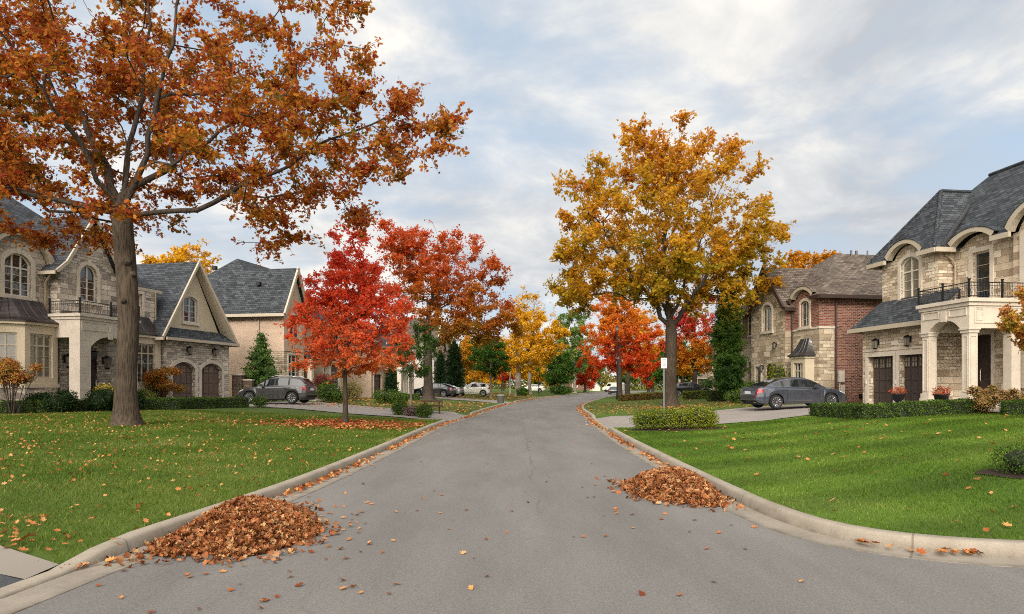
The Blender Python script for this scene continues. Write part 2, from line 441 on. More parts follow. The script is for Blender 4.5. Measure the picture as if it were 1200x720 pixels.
M['grass_r'] = leaf_mat('mown_grass_blades', ['#30480e','#425c16','#546e1f','#4b651b','#657a2e','#868a42'], .35, .3, isl=.55, stripes=(62, 1.9, .13))
M['bark_oak'] = bark_mat('oak_bark', '#1f1a15', '#4b4035')
M['bark_dark'] = bark_mat('dark_bark', '#241e19', '#4a4038')
M['bark_grey'] = bark_mat('grey_bark', '#4a443c', '#857b6d')
M['leaf_litter'] = leaf_mat('dry_leaves', ['#5a2a18','#8a4a22','#a8683a','#bd8a52','#96552e','#b88c5c','#a8602e'], 1.3, .15, isl=.8)
M['leaf_pile'] = leaf_mat('raked_leaves', ['#3e2212','#66391f','#8c5430','#a67248','#7c4c30','#b89468','#92552f','#523020','#9c6034'], 2.0, .12, isl=.85)
M['leaf_red'] = leaf_mat('red_fallen_leaves', ['#6a1c16','#8f2c20','#a84a2a','#b87a50','#7c2a20'], 1.3, .15, isl=.8)
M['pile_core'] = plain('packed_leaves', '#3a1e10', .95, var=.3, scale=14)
M['box_green'] = leaf_mat('boxwood', ['#24360f','#344a16','#445c1e','#5a7028','#3a5018'], 1.5, .25, isl=.6)
M['box_gold'] = leaf_mat('golden_boxwood', ['#34460f','#4c5e16','#6c7620','#8c8c2c','#566618'], 1.0, .3, isl=.6)
M['hedge_core'] = plain('hedge_dark_twigs', '#161a0c', .95, var=.3, scale=8)  # solid dark green core inside the leaf faces
M['tyre'] = plain('tyre_rubber', '#121212', .8)
M['rim'] = plain('alloy', '#9b9da0', .3, .85)
M['rim_dark'] = plain('wheel_well', '#0c0c0d', .8)
M['tail'] = plain('red_lamp', '#8a0d12', .12, var=.1, coat=1.0)
M['head'] = plain('headlamp', '#b9bec4', .08, .2, coat=1.0)
M['plate'] = plain('number_plate', '#b8bcc0', .4)
M['car_glass'] = glass_mat('tinted_car_glass', '#0f1316', .02, '#1b2226')
M['chrome'] = plain('chrome', '#b5b5b5', .18, 1.0)
M['black_plastic'] = plain('black_plastic', '#141415', .5)
# ------------------------------------------------------------------ street layout
def smooth_line(pts, step=.5):
    P = np.array(pts, float); P = np.vstack([2*P[0]-P[1], P, 2*P[-1]-P[-2]])
    out = []
    for i in range(1, len(P)-2):
        p0, p1, p2, p3 = P[i-1:i+3]
        n = max(2, int(np.linalg.norm(p2-p1)/step))
        for t in np.arange(n)/n:
            out.append(.5*((2*p1)+(-p0+p2)*t+(2*p0-5*p1+4*p2-p3)*t*t+(-p0+3*p1-3*p2+p3)*t**3))
    out.append(P[-2]); return np.array(out)
LEFT = smooth_line([(-5.2,-14),(-4.75,-4),(-4.3,2),(-4.08,5),(-3.88,7.2),(-3.6,10),(-3.45,12.5),(-3.3,18),(-3.2,24),(-3.0,30),(-2.5,36),(-1.85,45),(-.9,57),(1.0,74),(5.2,97),(11.5,125),(19,160),(38,225)])
RIGHT = smooth_line([(40,8.2),(20,7.3),(12,6.85),(8,6.62),(5.9,6.58),(5.0,6.68),(4.35,6.88),(3.82,7.25),(3.46,7.9),(3.30,9),(3.27,10.5),(3.3,15),(3.45,22),(3.8,30),(4.3,38),(4.8,47),(5.8,56),(7.6,67),(9.6,77),(14.5,100),(23.8,136),(32,165),(52,225)])
def normals(L):
    t = np.gradient(L, axis=0); t /= np.linalg.norm(t, axis=1, keepdims=True)
    return np.stack([-t[:,1], t[:,0]], 1)
NL = normals(LEFT); NR = -normals(RIGHT)          # both point away from the road
def seg_dist(P, L):
    P = np.atleast_2d(P); best = np.full(len(P), 1e9)
    a = L[:-1]; d = L[1:]-L[:-1]; dd = (d*d).sum(1)
    for s in range(0, len(P), 20000):
        q = P[s:s+20000]
        t = np.clip(((q[:,None]-a[None])*d[None]).sum(2)/dd[None], 0, 1)
        e = q[:,None]-(a[None]+t[...,None]*d[None])
        best[s:s+20000] = np.sqrt((e*e).sum(2).min(1))
    return best
def sstep(x): x = np.clip(x, 0, 1); return x*x*(3-2*x)
DROPS_L = [(2.0,6.15),(32.0,39.0),(62.0,69.0)]
DROPS_R = [(26.0,35.0)]
def drop(y, zones, w=.75):
    k = np.zeros_like(y, dtype=float)
    for a, b in zones: k = np.maximum(k, sstep((y-a+w)/w)*sstep((b+w-y)/w))
    return k
L2_ = LEFT[::2]; R2_ = RIGHT[::2]
def gz(x, y):
    """height of the lots: kerb level at the street, rising towards the houses"""
    P = np.stack([np.atleast_1d(np.asarray(x, float)), np.atleast_1d(np.asarray(y, float))], 1)
    mid = np.interp(P[:,1], [-14,10,40,60,77,100,136,165,225], [-.5,0,1,2.2,5.4,10,18,26,45])
    right = (P[:,0] > mid)
    z = np.zeros(len(P))
    for side, L, zones, rise, run in ((0, L2_, DROPS_L, .40, 13.), (1, R2_, DROPS_R, .56, 14.)):
        k = right if side else ~right
        if not k.any(): continue
        d = seg_dist(P[k], L)
        e = .135 - .125*drop(P[k][:,1], zones)*(1-sstep(d/3.5))
        if side: e = np.where(P[k][:,0] > 4.9, .135, e)
        und = .03*np.sin(P[k][:,0]*.55+1)*np.sin(P[k][:,1]*.38)*sstep(d/5)
        z[k] = e + rise*sstep(d/run) + und
    return z
def g1(x, y): return float(gz([x], [y])[0])

def cdt_sheet(name, poly, mat, zf, spacing, holes=(), kind='structure', box=None):
    """triangulated sheet inside poly, its points following zf"""
    P = [tuple(p) for p in poly]; n0 = len(P)
    edges = [(i, (i+1) % n0) for i in range(n0)]
    arr = np.array(P)
    x0, y0 = arr.min(0); x1, y1 = arr.max(0)
    g = np.random.default_rng(3)
    pts = []
    for (sp, ya, yb, xa, xb) in spacing:
        xs = np.arange(max(x0, xa), min(x1, xb), sp); ys = np.arange(max(y0, ya), min(y1, yb), sp)
        if len(xs) and len(ys):
            X, Y = np.meshgrid(xs, ys); q = np.stack([X.ravel(), Y.ravel()], 1); pts.append(q + g.uniform(-.3, .3, q.shape)*sp)
    if pts:
        q = np.concatenate(pts)
        # keep only points inside and off the border
        ins = np.zeros(len(q), bool); j = n0-1
        for i in range(n0):
            xi, yi = arr[i]; xj, yj = arr[j]
            c = ((yi > q[:,1]) != (yj > q[:,1])) & (q[:,0] < (xj-xi)*(q[:,1]-yi)/(yj-yi+1e-12)+xi)
            ins ^= c; j = i
        q = q[ins]; q = q[seg_dist(q, np.vstack([arr, arr[:1]])) > .12]
        allp = [Vector(p) for p in P] + [Vector(p) for p in q.tolist()]
    else: allp = [Vector(p) for p in P]
    v, e, f, *_ = delaunay_2d_cdt(allp, edges, [], 1, 1e-5)
    V = np.array([tuple(p) for p in v]); Z = zf(V[:,0], V[:,1])
    o = np_mesh(name, np.column_stack([V, Z]), [np.array([t for t in f if len(t) == 3])], mat, smooth=True)
    tag(o, kind=kind); return o

# the earth to the horizon
b = MB(); b.poly([(-3000,-400,-.14),(3000,-400,-.14),(3000,4000,-.14),(-3000,4000,-.14)]); tag(b.build('ground', M['field']), kind='structure')
# carriageway
road_poly = [tuple(p) for p in LEFT[::2]] + [tuple(LEFT[-1])] + [tuple(p) for p in RIGHT[::-1][::2]] + [(40,-14)]
cdt_sheet('road', road_poly, M['asphalt'], lambda x, y: np.zeros(len(x)), [(4., -20, 225, -10, 60)])

def sweep(name, L, Nn, prof, mat, hz, kind='structure'):
    """kerb or gutter: profile (offset outward, height, share of the kerb height) run along the street edge"""
    m = MB(); s = np.concatenate([[0], np.cumsum(np.linalg.norm(np.diff(L, axis=0), axis=1))])
    rows = [[m.pt((L[i,0]+Nn[i,0]*o, L[i,1]+Nn[i,1]*o, z + h*hz[i])) for o, z, h in prof] for i in range(len(L))]
    for i in range(len(L)-1):
        for k in range(len(prof)-1):
            m.f.append([rows[i][k], rows[i+1][k], rows[i+1][k+1], rows[i][k+1]]); m.m.append(0)
    o = m.build(name, mat, smooth=True, angle=50)
    uv = o.data.uv_layers[0].data; nP = len(prof)
    for p in o.data.polygons:
        for li in p.loop_indices:
            vi = o.data.loops[li].vertex_index; uv[li].uv = (s[vi//nP], (vi % nP)*.1)
    return tag(o, kind=kind)
kp = [(-.012,-.12,0),(0,.012,0),(.025,.018,.72),(.04,.016,.93),(.075,.015,1),(.17,.018,1),(.19,.012,.95),(.19,-.12,0)]
gp = [(-.37,-.02,0),(-.36,.007,0),(-.20,.002,0),(.01,.010,0)]
sweep('kerb', LEFT, NL, kp, M['kerb'], .135*(1-.85*drop(LEFT[:,1], DROPS_L)))
sweep('kerb', RIGHT, NR, kp, M['kerb'], .135*(1-.85*np.where(RIGHT[:,0] < 4.9, drop(RIGHT[:,1], DROPS_R), 0)))
for LL, NN in ((LEFT, NL), (RIGHT, NR)):
    sweep('gutter', LL, NN, gp, M['gutter'], np.zeros(len(LL)))

LB = LEFT + NL*.17; RB = RIGHT + NR*.17
lotL = [tuple(p) for p in LB] + [(38,240),(-170,240),(-170,-14)]
lotR = [tuple(p) for p in RB] + [(140,225),(140,8.2)]
spL = [(.55,4,34,-30,0),(1.1,34,80,-40,4),(3.,80,225,-60,40),(6.,-14,225,-170,-40)]
spR = [(.5,6,30,3,26),(1.1,30,80,3,45),(3.,80,225,8,80),(6.,6,225,60,140)]
cdt_sheet('lawn', lotL, M['lawn'], lambda x, y: gz(x, y)-.012, spL)
cdt_sheet('lawn', lotR, M['lawn_mown'], lambda x, y: gz(x, y)-.012, spR)

def sheet(name, outline, mat, lift=.022, sp=.6, smooth_pts=True):
    q = np.array(outline)
    return cdt_sheet(name, [tuple(p) for p in q], mat, lambda x, y: gz(x, y)+lift, [(sp, -20, 240, -60, 60)])
def kerbback(L, y0, y1, Nn, off=.19):
    k = (L[:,1] >= y0) & (L[:,1] <= y1); return [tuple(p) for p in (L[k] + Nn[k]*off)][::2]
def dens(pts, step=.5):
    out = []
    for a, b_ in zip(pts, pts[1:]+pts[:1]):
        a = np.array(a); b_ = np.array(b_); n = max(1, int(np.linalg.norm(b_-a)/step))
        out += [tuple(a+(b_-a)*i/n) for i in range(n)]
    return out
DW1 = kerbback(LEFT, 32.2, 38.8, NL) + [(-3.4,40.0),(-8.3,42.6),(-13,47.0),(-17.6,47.6),(-19.2,45.6),(-20.6,39.6),(-15,38.2),(-9,34.4),(-5.5,32.9)]
DW2 = kerbback(LEFT, 62.2, 68.8, NL) + [(-2,70.5),(-9,79),(-16,80),(-20,76),(-20,70.5),(-12,72),(-5,66)]
DW3 = kerbback(RIGHT, 26.0, 34.8, NR)[::-1] + [(6.2,24.9),(9.6,25.9),(12.7,28.5),(17.2,29.0),(18.9,31.4),(18.3,35.6),(16.2,37.6),(12.5,36.0),(9.5,34.4)]
DW3 = [(4.1,26.0)] + [(6.2,24.9),(9.6,25.9),(12.7,28.5),(17.4,29.0),(19.1,29.4),(18.2,35.8),(16.0,37.6),(12.5,36.2),(9.0,34.6)] + kerbback(RIGHT, 26.3, 34.6, NR)[::-1]
sheet('driveway', dens(DW1, .7), M['concrete']); sheet('driveway', dens(DW2, .7), M['concrete']); sheet('driveway', dens(DW3, .7), M['concrete'])
# black drive with a light paver border in the near left corner
BD = kerbback(LEFT, -4, 6.2, NL) ; BDo = BD + [(BD[-1][0]-.2, 6.52),(-12,9.6),(-24,14),(-24,-4)]
BORD = BD[-3:] + [(BD[-1][0]-.05, 6.45),(-12,9.55),(-24,13.9),(-24,13.3),(-12,9.0)]
sheet('driveway', dens(BD + [(-12,9.1),(-24,13.4),(-24,-4)], .7), M['asphalt_black'], .02)
sheet('path', dens([(BD[-1][0], BD[-1][1]-.28), (BD[-1][0]+.0, BD[-1][1]+.16), (-12,9.75),(-24,14.1),(-24,13.5),(-12,9.2)], .5), M['paving'], .03)
# walk to the right-hand porch, mulch beds
sheet('path', dens([(18.0,28.6),(17.5,24.6),(17.9,23.4),(20.2,23.8),(20.4,29.5)], .5), M['paving'], .035)
def blob(cx, cy, rx, ry, n=28, a=0, jit=.06):
    g = np.random.default_rng(int(abs(cx*100)))
    return [(cx+math.cos(t)*rx*(1+g.uniform(-jit, jit))*math.cos(a)-math.sin(t)*ry*math.sin(a), cy+math.cos(t)*rx*math.sin(a)+math.sin(t)*ry*(1+g.uniform(-jit, jit))*math.cos(a)) for t in np.arange(n)*2*math.pi/n]
BEDS = [blob(-6.6,27,.75,.6), blob(9.2,10.95,1.75,.62), blob(5.75,23.9,1.75,.75), blob(-4.9,34.8,1.5,.7)]
for q in BEDS: sheet('flower_bed', q, M['mulch'], .004, .3)

def inpoly(x, y, poly):
    ins = np.zeros(len(x), bool); j = len(poly)-1
    for i in range(len(poly)):
        xi, yi = poly[i]; xj, yj = poly[j]
        ins ^= ((yi > y) != (yj > y)) & (x < (xj-xi)*(y-yi)/(yj-yi+1e-12)+xi); j = i
    return ins
NOGRASS = [DW1, DW3, BDo] + BEDS

# ---- grass blades on the two near lawns
def blades(name, n, xr, yr, lot, mat, hmin, hmax, seed):
    g = np.random.default_rng(seed)
    u = g.random(n*3); p = .35      # denser towards the street corner, thinning with distance
    y = (yr[0]**p + u*(yr[1]**p-yr[0]**p))**(1/p)
    lim = np.interp(y, [6,30], xr[2]) if len(xr) > 2 else xr[1]
    x = xr[0] + (xr[1]-xr[0])*g.random(n*3)
    keep = np.abs(x) < .86*y+1.2
    x, y = x[keep], y[keep]
    ok = inpoly(x, y, lot)
    for q in NOGRASS: ok &= ~inpoly(x, y, q)
    x, y = x[ok][:n], y[ok][:n]; m = len(x)
    z = gz(x, y)-.015
    a = g.uniform(0, 2*math.pi, m); h = g.uniform(hmin, hmax, m)*(1+.25*np.sin(x*1.3+y*.7)*np.sin(y*.9))
    w = .0035*np.clip(y/7, 1, 6)**.75*g.uniform(.8, 1.3, m)
    lean = g.normal(0, .5, (m,2))*h[:,None]
    c, s = np.cos(a)*w, np.sin(a)*w
    V = np.empty((m,3,3)); V[:,0] = np.stack([x-c, y-s, z], 1); V[:,1] = np.stack([x+c, y+s, z], 1)
    V[:,2] = np.stack([x+lean[:,0], y+lean[:,1], z+h], 1)
    o = np_mesh(name, V.reshape(-1,3), [np.arange(m*3).reshape(-1,3)], mat)
    return tag(o, kind='stuff', cat='grass', label='green grass of the lawn beside the street')
blades('grass', 210000, (-27,-3.2), (6.0,32), lotL, M['grass_l'], .03, .075, 1)
blades('grass', 200000, (3.3,24), (6.6,30), lotR, M['grass_r'], .025, .055, 2)

# ---- fallen leaves, uncountable: litter on the lawns, in the gutters and on the asphalt
def litter(name, x, y, z, size, mat, seed, flat=.35):
    g = np.random.default_rng(seed); n = len(x); h = n//2
    P = np.stack([x, y, z], 1)
    for i, sh in enumerate((SO, SM)):
        q = P[i::2]; o = leaf_cloud(name, q, g.uniform(*size, len(q)), sh, mat, g=g, flat=flat)
        tag(o, kind='stuff')
g = np.random.default_rng(11)
def onlot(x, y, lot):
    k = inpoly(x, y, lot)
    return x[k], y[k]
def clumpy(n, cx, cy, sx, sy):
    return g.normal(cx, sx, n), g.normal(cy, sy, n)
xs = [g.uniform(-26,-3.4,2200)]; ys = [6.3+25*g.random(2200)**1.1]
for cx, cy, n, s in ((-5.6,7.3,90,.35),(-8.6,9.2,60,.9),(-10.5,14,190,1.6),(-12,19,330,2.6),(-7.6,11.5,60,1.2),(-15,24,330,3),(-5.5,14,45,1.2),(-6.2,16.5,40,1.0)):
    a, b_ = clumpy(n, cx, cy, s, s); xs.append(a); ys.append(b_)
x = np.concatenate(xs); y = np.concatenate(ys); k = y > 5.5; x, y = onlot(x[k], y[k], lotL)
litter('fallen_leaves', x, y, gz(x, y)+g.uniform(.015,.05,len(x)), (.04,.08), M['leaf_litter'], 21, .6)
# red ring under the young maple
x, y = clumpy(1500, -6.2, 26.6, 1.5, 1.3); x, y = onlot(x, y, lotL)
litter('fallen_leaves', x, y, gz(x, y)+g.uniform(.02,.05,len(x)), (.06,.12), M['leaf_red'], 22)
x, y = clumpy(900, -6.3, 25.2, 2.4, 1.0); x, y = onlot(x, y, lotL)
litter('fallen_leaves', x, y, gz(x, y)+g.uniform(.02,.05,len(x)), (.07,.13), M['leaf_litter'], 23)
# right lawn: few, and more further back below the big tree
x = np.concatenate([g.uniform(3.6,20,300), g.uniform(4.5,15,1300), g.normal(10,3,700)]); y = np.concatenate([6.7+18*g.random(300), g.uniform(36,62,1300), g.normal(43,3,700)]); x, y = onlot(x, y, lotR)
litter('fallen_leaves', x, y, gz(x, y)+g.uniform(.02,.045,len(x)), (.07,.13), M['leaf_litter'], 24)
# left verge beyond the drive and under the yellow trees
x = np.concatenate([g.uniform(-14,-2,1100), g.uniform(-14,3,2500)]); y = np.concatenate([g.uniform(40,60,1100), g.uniform(70,112,2500)]); x, y = onlot(x, y, lotL)
litter('fallen_leaves', x, y, gz(x, y)+.03, (.10,.2), M['leaf_litter'], 25)
# gutters
def gutter(L, Nn, y0, y1, n, seed, spread=.13):
    g2 = np.random.default_rng(seed); k = np.where((L[:,1] >= y0) & (L[:,1] <= y1))[0]
    i = g2.choice(k, n); o = -np.abs(g2.normal(.02, spread, n))-.02
    clump = np.sin(i*.9)+np.sin(i*.37+1) + g2.normal(0,.8,n) > -.3
    i, o = i[clump], o[clump]
    q = L[i] + Nn[i]*o[:,None] + g2.uniform(-.25,.25,(len(i),1))*np.stack([Nn[i][:,1], -Nn[i][:,0]], 1)
    return q[:,0], q[:,1], .02+np.abs(g2.normal(0,.022,len(i)))
for a in ((LEFT,NL,9.0,33,1300,31,.10),(LEFT,NL,33,60,1000,32),(LEFT,NL,60,105,1000,36),(RIGHT,NR,11.8,27,700,33,.10),(RIGHT,NR,27,75,2400,34,.16),(RIGHT,NR,6.5,10.2,70,35,.06)):
    x, y, z = gutter(*a); litter('fallen_leaves', x, y, z, (.05,.10) if a[2] < 30 else (.08,.13), M['leaf_litter'], a[5]+50, .6)
# corner strays at the dropped kerb and on the right kerb
x = np.concatenate([g.normal(-4.0,.10,14), g.normal(4.4,.18,22), g.normal(3.75,.08,10), g.normal(-4.6,.5,26)])
y = np.concatenate([g.normal(6.35,.12,14), 6.80+g.normal(0,.035,22), 7.2+g.normal(0,.06,10), g.normal(6.75,.12,26)])
zz = np.where((x > -4.15) & (x < 3.3), .03, .05); zz[:14] = .035; zz[-26:] = gz(x[-26:], y[-26:])+.04
litter('fallen_leaves', x, y, zz, (.06,.11), M['leaf_litter'], 61)
# asphalt
x = np.concatenate([g.uniform(-3.6,3.6,60), g.normal(-2.6,.7,110), g.normal(2.2,.7,45), g.uniform(-3.2,3.4,60)])
y = np.concatenate([4.6+6*g.random(60), g.normal(7.6,1.2,110), g.normal(10.8,1.2,45), g.uniform(10,45,60)])
k = (x > np.interp(y, LEFT[:,1], LEFT[:,0])+.3) & (y > 4.3) & (x < np.where(y > 9, 3.1, 3.0)); x, y = x[k], y[k]
litter('fallen_leaves', x, y, np.full(len(x), .012), (.045,.085), M['leaf_litter'], 62, .3)

# ---- the two raked heaps
def heap(label, cx, cy, rx, ry, h, ang, n, seed):
    g = np.random.default_rng(seed)
    root = thing('leaf_pile', label, 'leaf pile', (cx, cy, 0), 0, 'raked leaf piles along the kerb')
    ca, sa = math.cos(ang), math.sin(ang)
    def top(u, v):
        a = np.arctan2(v, u); r = np.sqrt(u*u+v*v)/(1+.10*np.sin(3*a+seed)+.07*np.sin(5*a+1))
        return h*np.clip(1-r**1.35, 0, 1)**.9*(1+.12*np.sin(4*u+seed)*np.cos(3*v))
    # core
    K = 36; rr = np.linspace(0, .97, 12); th = np.arange(K)*2*math.pi/K
    V = []; 
    for r in rr:
        for t in th:
            s_ = r*(1+.10*math.sin(3*t+seed)+.07*math.sin(5*t+1)); u, v = s_*math.cos(t), s_*math.sin(t)
            V.append((rx*u*ca-ry*v*sa, rx*u*sa+ry*v*ca, max(.004, float(top(np.array(u), np.array(v)))-.045)))
    F = np.array([[i*K+j, i*K+(j+1)%K, (i+1)*K+(j+1)%K, (i+1)*K+j] for i in range(len(rr)-1) for j in range(K)])
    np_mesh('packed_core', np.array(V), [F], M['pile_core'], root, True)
    r = np.sqrt(g.random(n))*1.06; r = np.where(g.random(n) < .13, r*g.uniform(1,1.42,n), r); t = g.uniform(0, 2*math.pi, n)
    s_ = r*(1+.10*np.sin(3*t+seed)+.07*np.sin(5*t+1)); u, v = s_*np.cos(t), s_*np.sin(t)
    z = np.maximum(top(u, v)+g.uniform(-.03,.022,n), .014+g.uniform(0,.02,n))
    X = rx*u*ca-ry*v*sa; Y = rx*u*sa+ry*v*ca
    # whatever lies beyond the kerb face rests on the kerb, not in it
    P = np.stack([X, Y, z], 1)
    for i, sh in enumerate((shape_oak(.16,.18), shape_maple(.14,.22), shape_oak(.05,-.12))):
        o = leaf_cloud('loose_leaves', P[i::3], g.uniform(.045,.10,len(P[i::3])), sh, M['leaf_pile'], root, up=1.0, g=g)
        o['kind'] = 'stuff'
    tw = MB()
    for _ in range(34):
        t, r_ = g.uniform(0, 6.28), g.random()**.5*1.05; u, v = r_*math.cos(t), r_*math.sin(t); q = np.array([rx*u, ry*v, max(.02, float(top(np.array(u), np.array(v)))+.012)])
        d = unit(np.array([g.normal(), g.normal(), g.normal()*.25]))*g.uniform(.05,.15); tw.tube([tuple(q-d), tuple(q+g.normal(size=3)*.008), tuple(q+d)], [.004,.0035,.002], 4)
    tw.build('twigs', M['bark_dark'], root)['kind'] = 'stuff'
    return root
heap('heap of raked brown leaves against the left kerb, nearest and largest', -3.04, 7.9, .72, 1.18, .37, .04, 8500, 3)
heap('smaller heap of raked orange leaves against the right kerb by the mown lawn', 2.60, 11.0, .68, 1.25, .39, .0, 7500, 5)
# ------------------------------------------------------------------ trees and shrubs
def bez(a, b, c, n):
    t = np.linspace(0, 1, n+1)[1:, None]
    return (1-t)**2*a + 2*t*(1-t)*b + t*t*c

def tree(name, label, cat, x, y, lobes, trunk_r, fork, leaves, lsize, lmat, bark, n_att=220, shape=SQ, seed=1, limbs=(),
         leader=.55, sig=.34, tip=.010, group=None, up=.6, base_lean=(0,0), zbase=None, sparse=(), droop=0.0, sides=7, leaf_len=.75, zf=.55, inner=1.0, bbark=None, twigs=False):
    """trunk and limbs grown towards points inside the crown lobes, then leaf-sized faces along the outer twigs"""
    g = np.random.default_rng(seed)
    z0 = g1(x, y) if zbase is None else zbase
    root = thing(name, label, cat, (x, y, z0-.03), 0, group)
    P = [np.zeros(3)]; par = [-1]; plen = [0.0]
    def add(p, k):
        P.append(np.asarray(p, float)); par.append(k); plen.append(plen[k]+np.linalg.norm(P[-1]-P[k])); return len(P)-1
    cz = lobes[0][0][2]
    top = fork + (cz-fork)*leader*1.6
    k = 0; nst = max(3, int(top/.55)); kfork = 0
    for i in range(1, nst+1):
        z = top*i/nst; w = .03*z**.8
        k = add((base_lean[0]*z/fork + w*math.sin(z*.9+seed)*.6, base_lean[1]*z/fork + w*math.cos(z*.8+seed*2)*.6, z), k)
        if z <= fork: kfork = k
    tr = list(range(k+1))
    for L in limbs:
        kk = min(tr, key=lambda i: abs(P[i][2]-L[0][2]))
        prev = P[kk]
        for q in L[1:]:
            q = np.array(q, float); n = max(2, int(np.linalg.norm(q-prev)/.5)); d = q-prev
            for i in range(1, n+1):
                t = i/n; wob = g.normal(0, .05, 3)*min(1, np.linalg.norm(d))
                kk = add(prev + d*t + wob*(t < 1), kk)
            prev = q
    # attraction points
    A = []; vol = np.array([l[1][0]*l[1][1]*l[1][2] for l in lobes]); cnt = np.maximum(4, (n_att*vol/vol.sum()).astype(int))
    for (c, r), n in zip(lobes, cnt):
        u = unit(g.normal(size=(n*2,3))); rad = g.random(n*2)**(1/2.1)
        # uneven outline
        bump = 1+.13*np.sin(u[:,0]*5+seed)*np.cos(u[:,1]*4+seed*.7)+.10*np.sin(u[:,2]*6+seed*1.3)
        q = np.array(c)+u*(rad*bump)[:,None]*np.array(r); q = q[q[:,2] > fork*zf][:n]
        A.append(q)
    A = np.concatenate(A)
    for (c, r, f) in sparse:                           # thin places where sky shows
        inn = (((A-np.array(c))/np.array(r))**2).sum(1) < 1
        A = A[~(inn & (g.random(len(A)) < f))]
    A = A[np.argsort(np.linalg.norm(A-P[kfork], axis=1))]
    tips = []
    for a in A:
        PP = np.array(P); d = np.linalg.norm(PP-a, axis=1)
        cost = d + .25*np.array(plen) + .9*np.maximum(0, PP[:,2]-a[2]) + 50*((np.arange(len(P)) < len(tr)) & (PP[:,2] < fork*.93))
        k = int(np.argmin(cost)); dist = d[k]
        if dist < .12: continue
        dr = PP[k]-PP[par[k]] if par[k] >= 0 else np.array([0,0,1.]); dr = dr/max(1e-6, np.linalg.norm(dr))
        mid = PP[k] + dr*dist*.32 + (a-PP[k])*.22 + np.array([0,0,-droop*dist*.2]) + g.normal(0,.04*dist,3)
        n = int(np.clip(dist/.45, 2, 8))
        kk = k; seg = []
        for q in bez(PP[k], mid, a, n): kk = add(q, kk); seg.append(kk)
        tips.append(seg)
    n = len(P); P = np.array(P); ch = [[] for _ in range(n)]; w = np.zeros(n)
    for i in range(1, n): ch[par[i]].append(i)
    for i in range(n-1, -1, -1):
        if not ch[i]: w[i] = 1
        if par[i] >= 0: w[par[i]] += w[i]
    ex = math.log(max(trunk_r/tip, 2))/math.log(max(w[0], 3)); rad = tip*w**ex
    flare = 1+.75*np.exp(-P[:,2]/.45); istr = np.zeros(n, bool); istr[tr] = True
    rad = np.where(istr, rad*flare, rad)
    tb, bb = MB(), MB()
    starts = [(0, None)]
    while starts:
        s_, frm = starts.pop(); chain = ([frm] if frm is not None else []) + [s_]; k = s_
        while ch[k]:
            c = sorted(ch[k], key=lambda i: -w[i])
            for o in c[1:]: starts.append((o, k))
            k = c[0]; chain.append(k)
        r = [rad[i] for i in chain]
        if frm is not None: r[0] = r[1]
        main = frm is None
        if not main and r[0] < tip*1.3 and len(chain) < 3: pass
        ns = (14 if trunk_r > .25 else 9) if main else (sides if r[0] > .05 else 5 if r[0] > .02 else 3)
        if main:  # finer rings at the root flare
            pts = [P[i] for i in chain]; p2 = [pts[0]]; r2 = [r[0]]
            for t in (.2,.45,.75): p2.append(pts[0]+(pts[1]-pts[0])*t); z = p2[-1][2]; r2.append(rad[1]/flare[1]*(1+.75*math.exp(-z/.45)))
            p2 += pts[1:]; r2 += r[1:]
            m_ = MB(); m_.tube(p2, r2, ns)
            for q in m_.v:
                a_ = math.atan2(q[1], q[0]); f_ = 1+.07*math.sin(a_*5+seed)*math.exp(-q[2]/.6)+.03*math.sin(a_*3+q[2]*2)+.02*math.sin(a_*7-q[2]*3)
                tb.v.append((q[0]*f_, q[1]*f_, q[2]))
            tb.f += m_.f; tb.m += m_.m
        else: bb.tube([P[i] for i in chain], r, ns, cap=False)
    tb.build('trunk', bark, root, True, 80)
    if bb.v: bb.build('branches', bbark or bark, root, True, 80)
    # leaves
    if leaves:
        per = g.gamma(2.2, 1, len(tips)); rr = np.linalg.norm((P[[s[-1] for s in tips]]-np.array(lobes[0][0]))/np.array(lobes[0][1]), axis=1)
        per = per*np.clip(rr, .35, 1.1)**inner; per = np.maximum(1, per/per.sum()*leaves).astype(int)
        L = []; T0, T1 = [], []
        for seg, m_ in zip(tips, per):
            q = P[seg]; nt_ = max(1, int(round(m_/13)))                     # leafy twigs off the last stretch of each branch
            t = g.random(nt_)**leaf_len*(len(seg)-1); i = np.floor(t).astype(int); f = (t-i)[:,None]; i2 = np.minimum(i+1, len(seg)-1)
            s0 = q[i]*(1-f)+q[i2]*f; ax = unit(q[-1]-q[0]+1e-6)
            dr = unit(ax*.55 + g.normal(size=(nt_,3))*np.array([1,1,.6]) + np.array([0,0,.10-droop])); ln = sig*g.uniform(.7,2.1,nt_)[:,None]
            e = s0+dr*ln; T0.append(s0); T1.append(e)
            k = g.integers(0, nt_, m_); u = g.random(m_)[:,None]**.7
            L.append(s0[k]*(1-u)+e[k]*u + g.normal(size=(m_,3))*(lsize*.42) + np.array([0,0,-.25*lsize-droop*.1]))
        L = np.concatenate(L); L = L[L[:,2] > fork*zf*.85]
        if twigs:
            T0 = np.concatenate(T0); T1 = np.concatenate(T1); kk = T1[:,2] > fork*zf*.8; T0, T1 = T0[kk], T1[kk]; n_ = len(T0)
            d_ = unit(T1-T0); x_ = unit(np.cross(d_, np.array([.3,.2,.9]))); y_ = np.cross(d_, x_); V = []
            for base, r_ in ((T0, .008), (T1, .003)):
                for a_ in (0, 2.094, 4.189): V.append(base+(x_*math.cos(a_)+y_*math.sin(a_))*r_)
            V = np.stack(V, 1).reshape(-1,3); o_ = (np.arange(n_)*6)[:,None]
            np_mesh('twigs', V, [np.concatenate([o_+np.array([[a_, (a_+1)%3, (a_+1)%3+3, a_+3]]) for a_ in range(3)])], bbark or bark, root)
        sz = lsize*g.uniform(.65,1.25,len(L))
        o = leaf_cloud('crown', L, sz, shape, lmat, root, up=up, g=g)
    return root

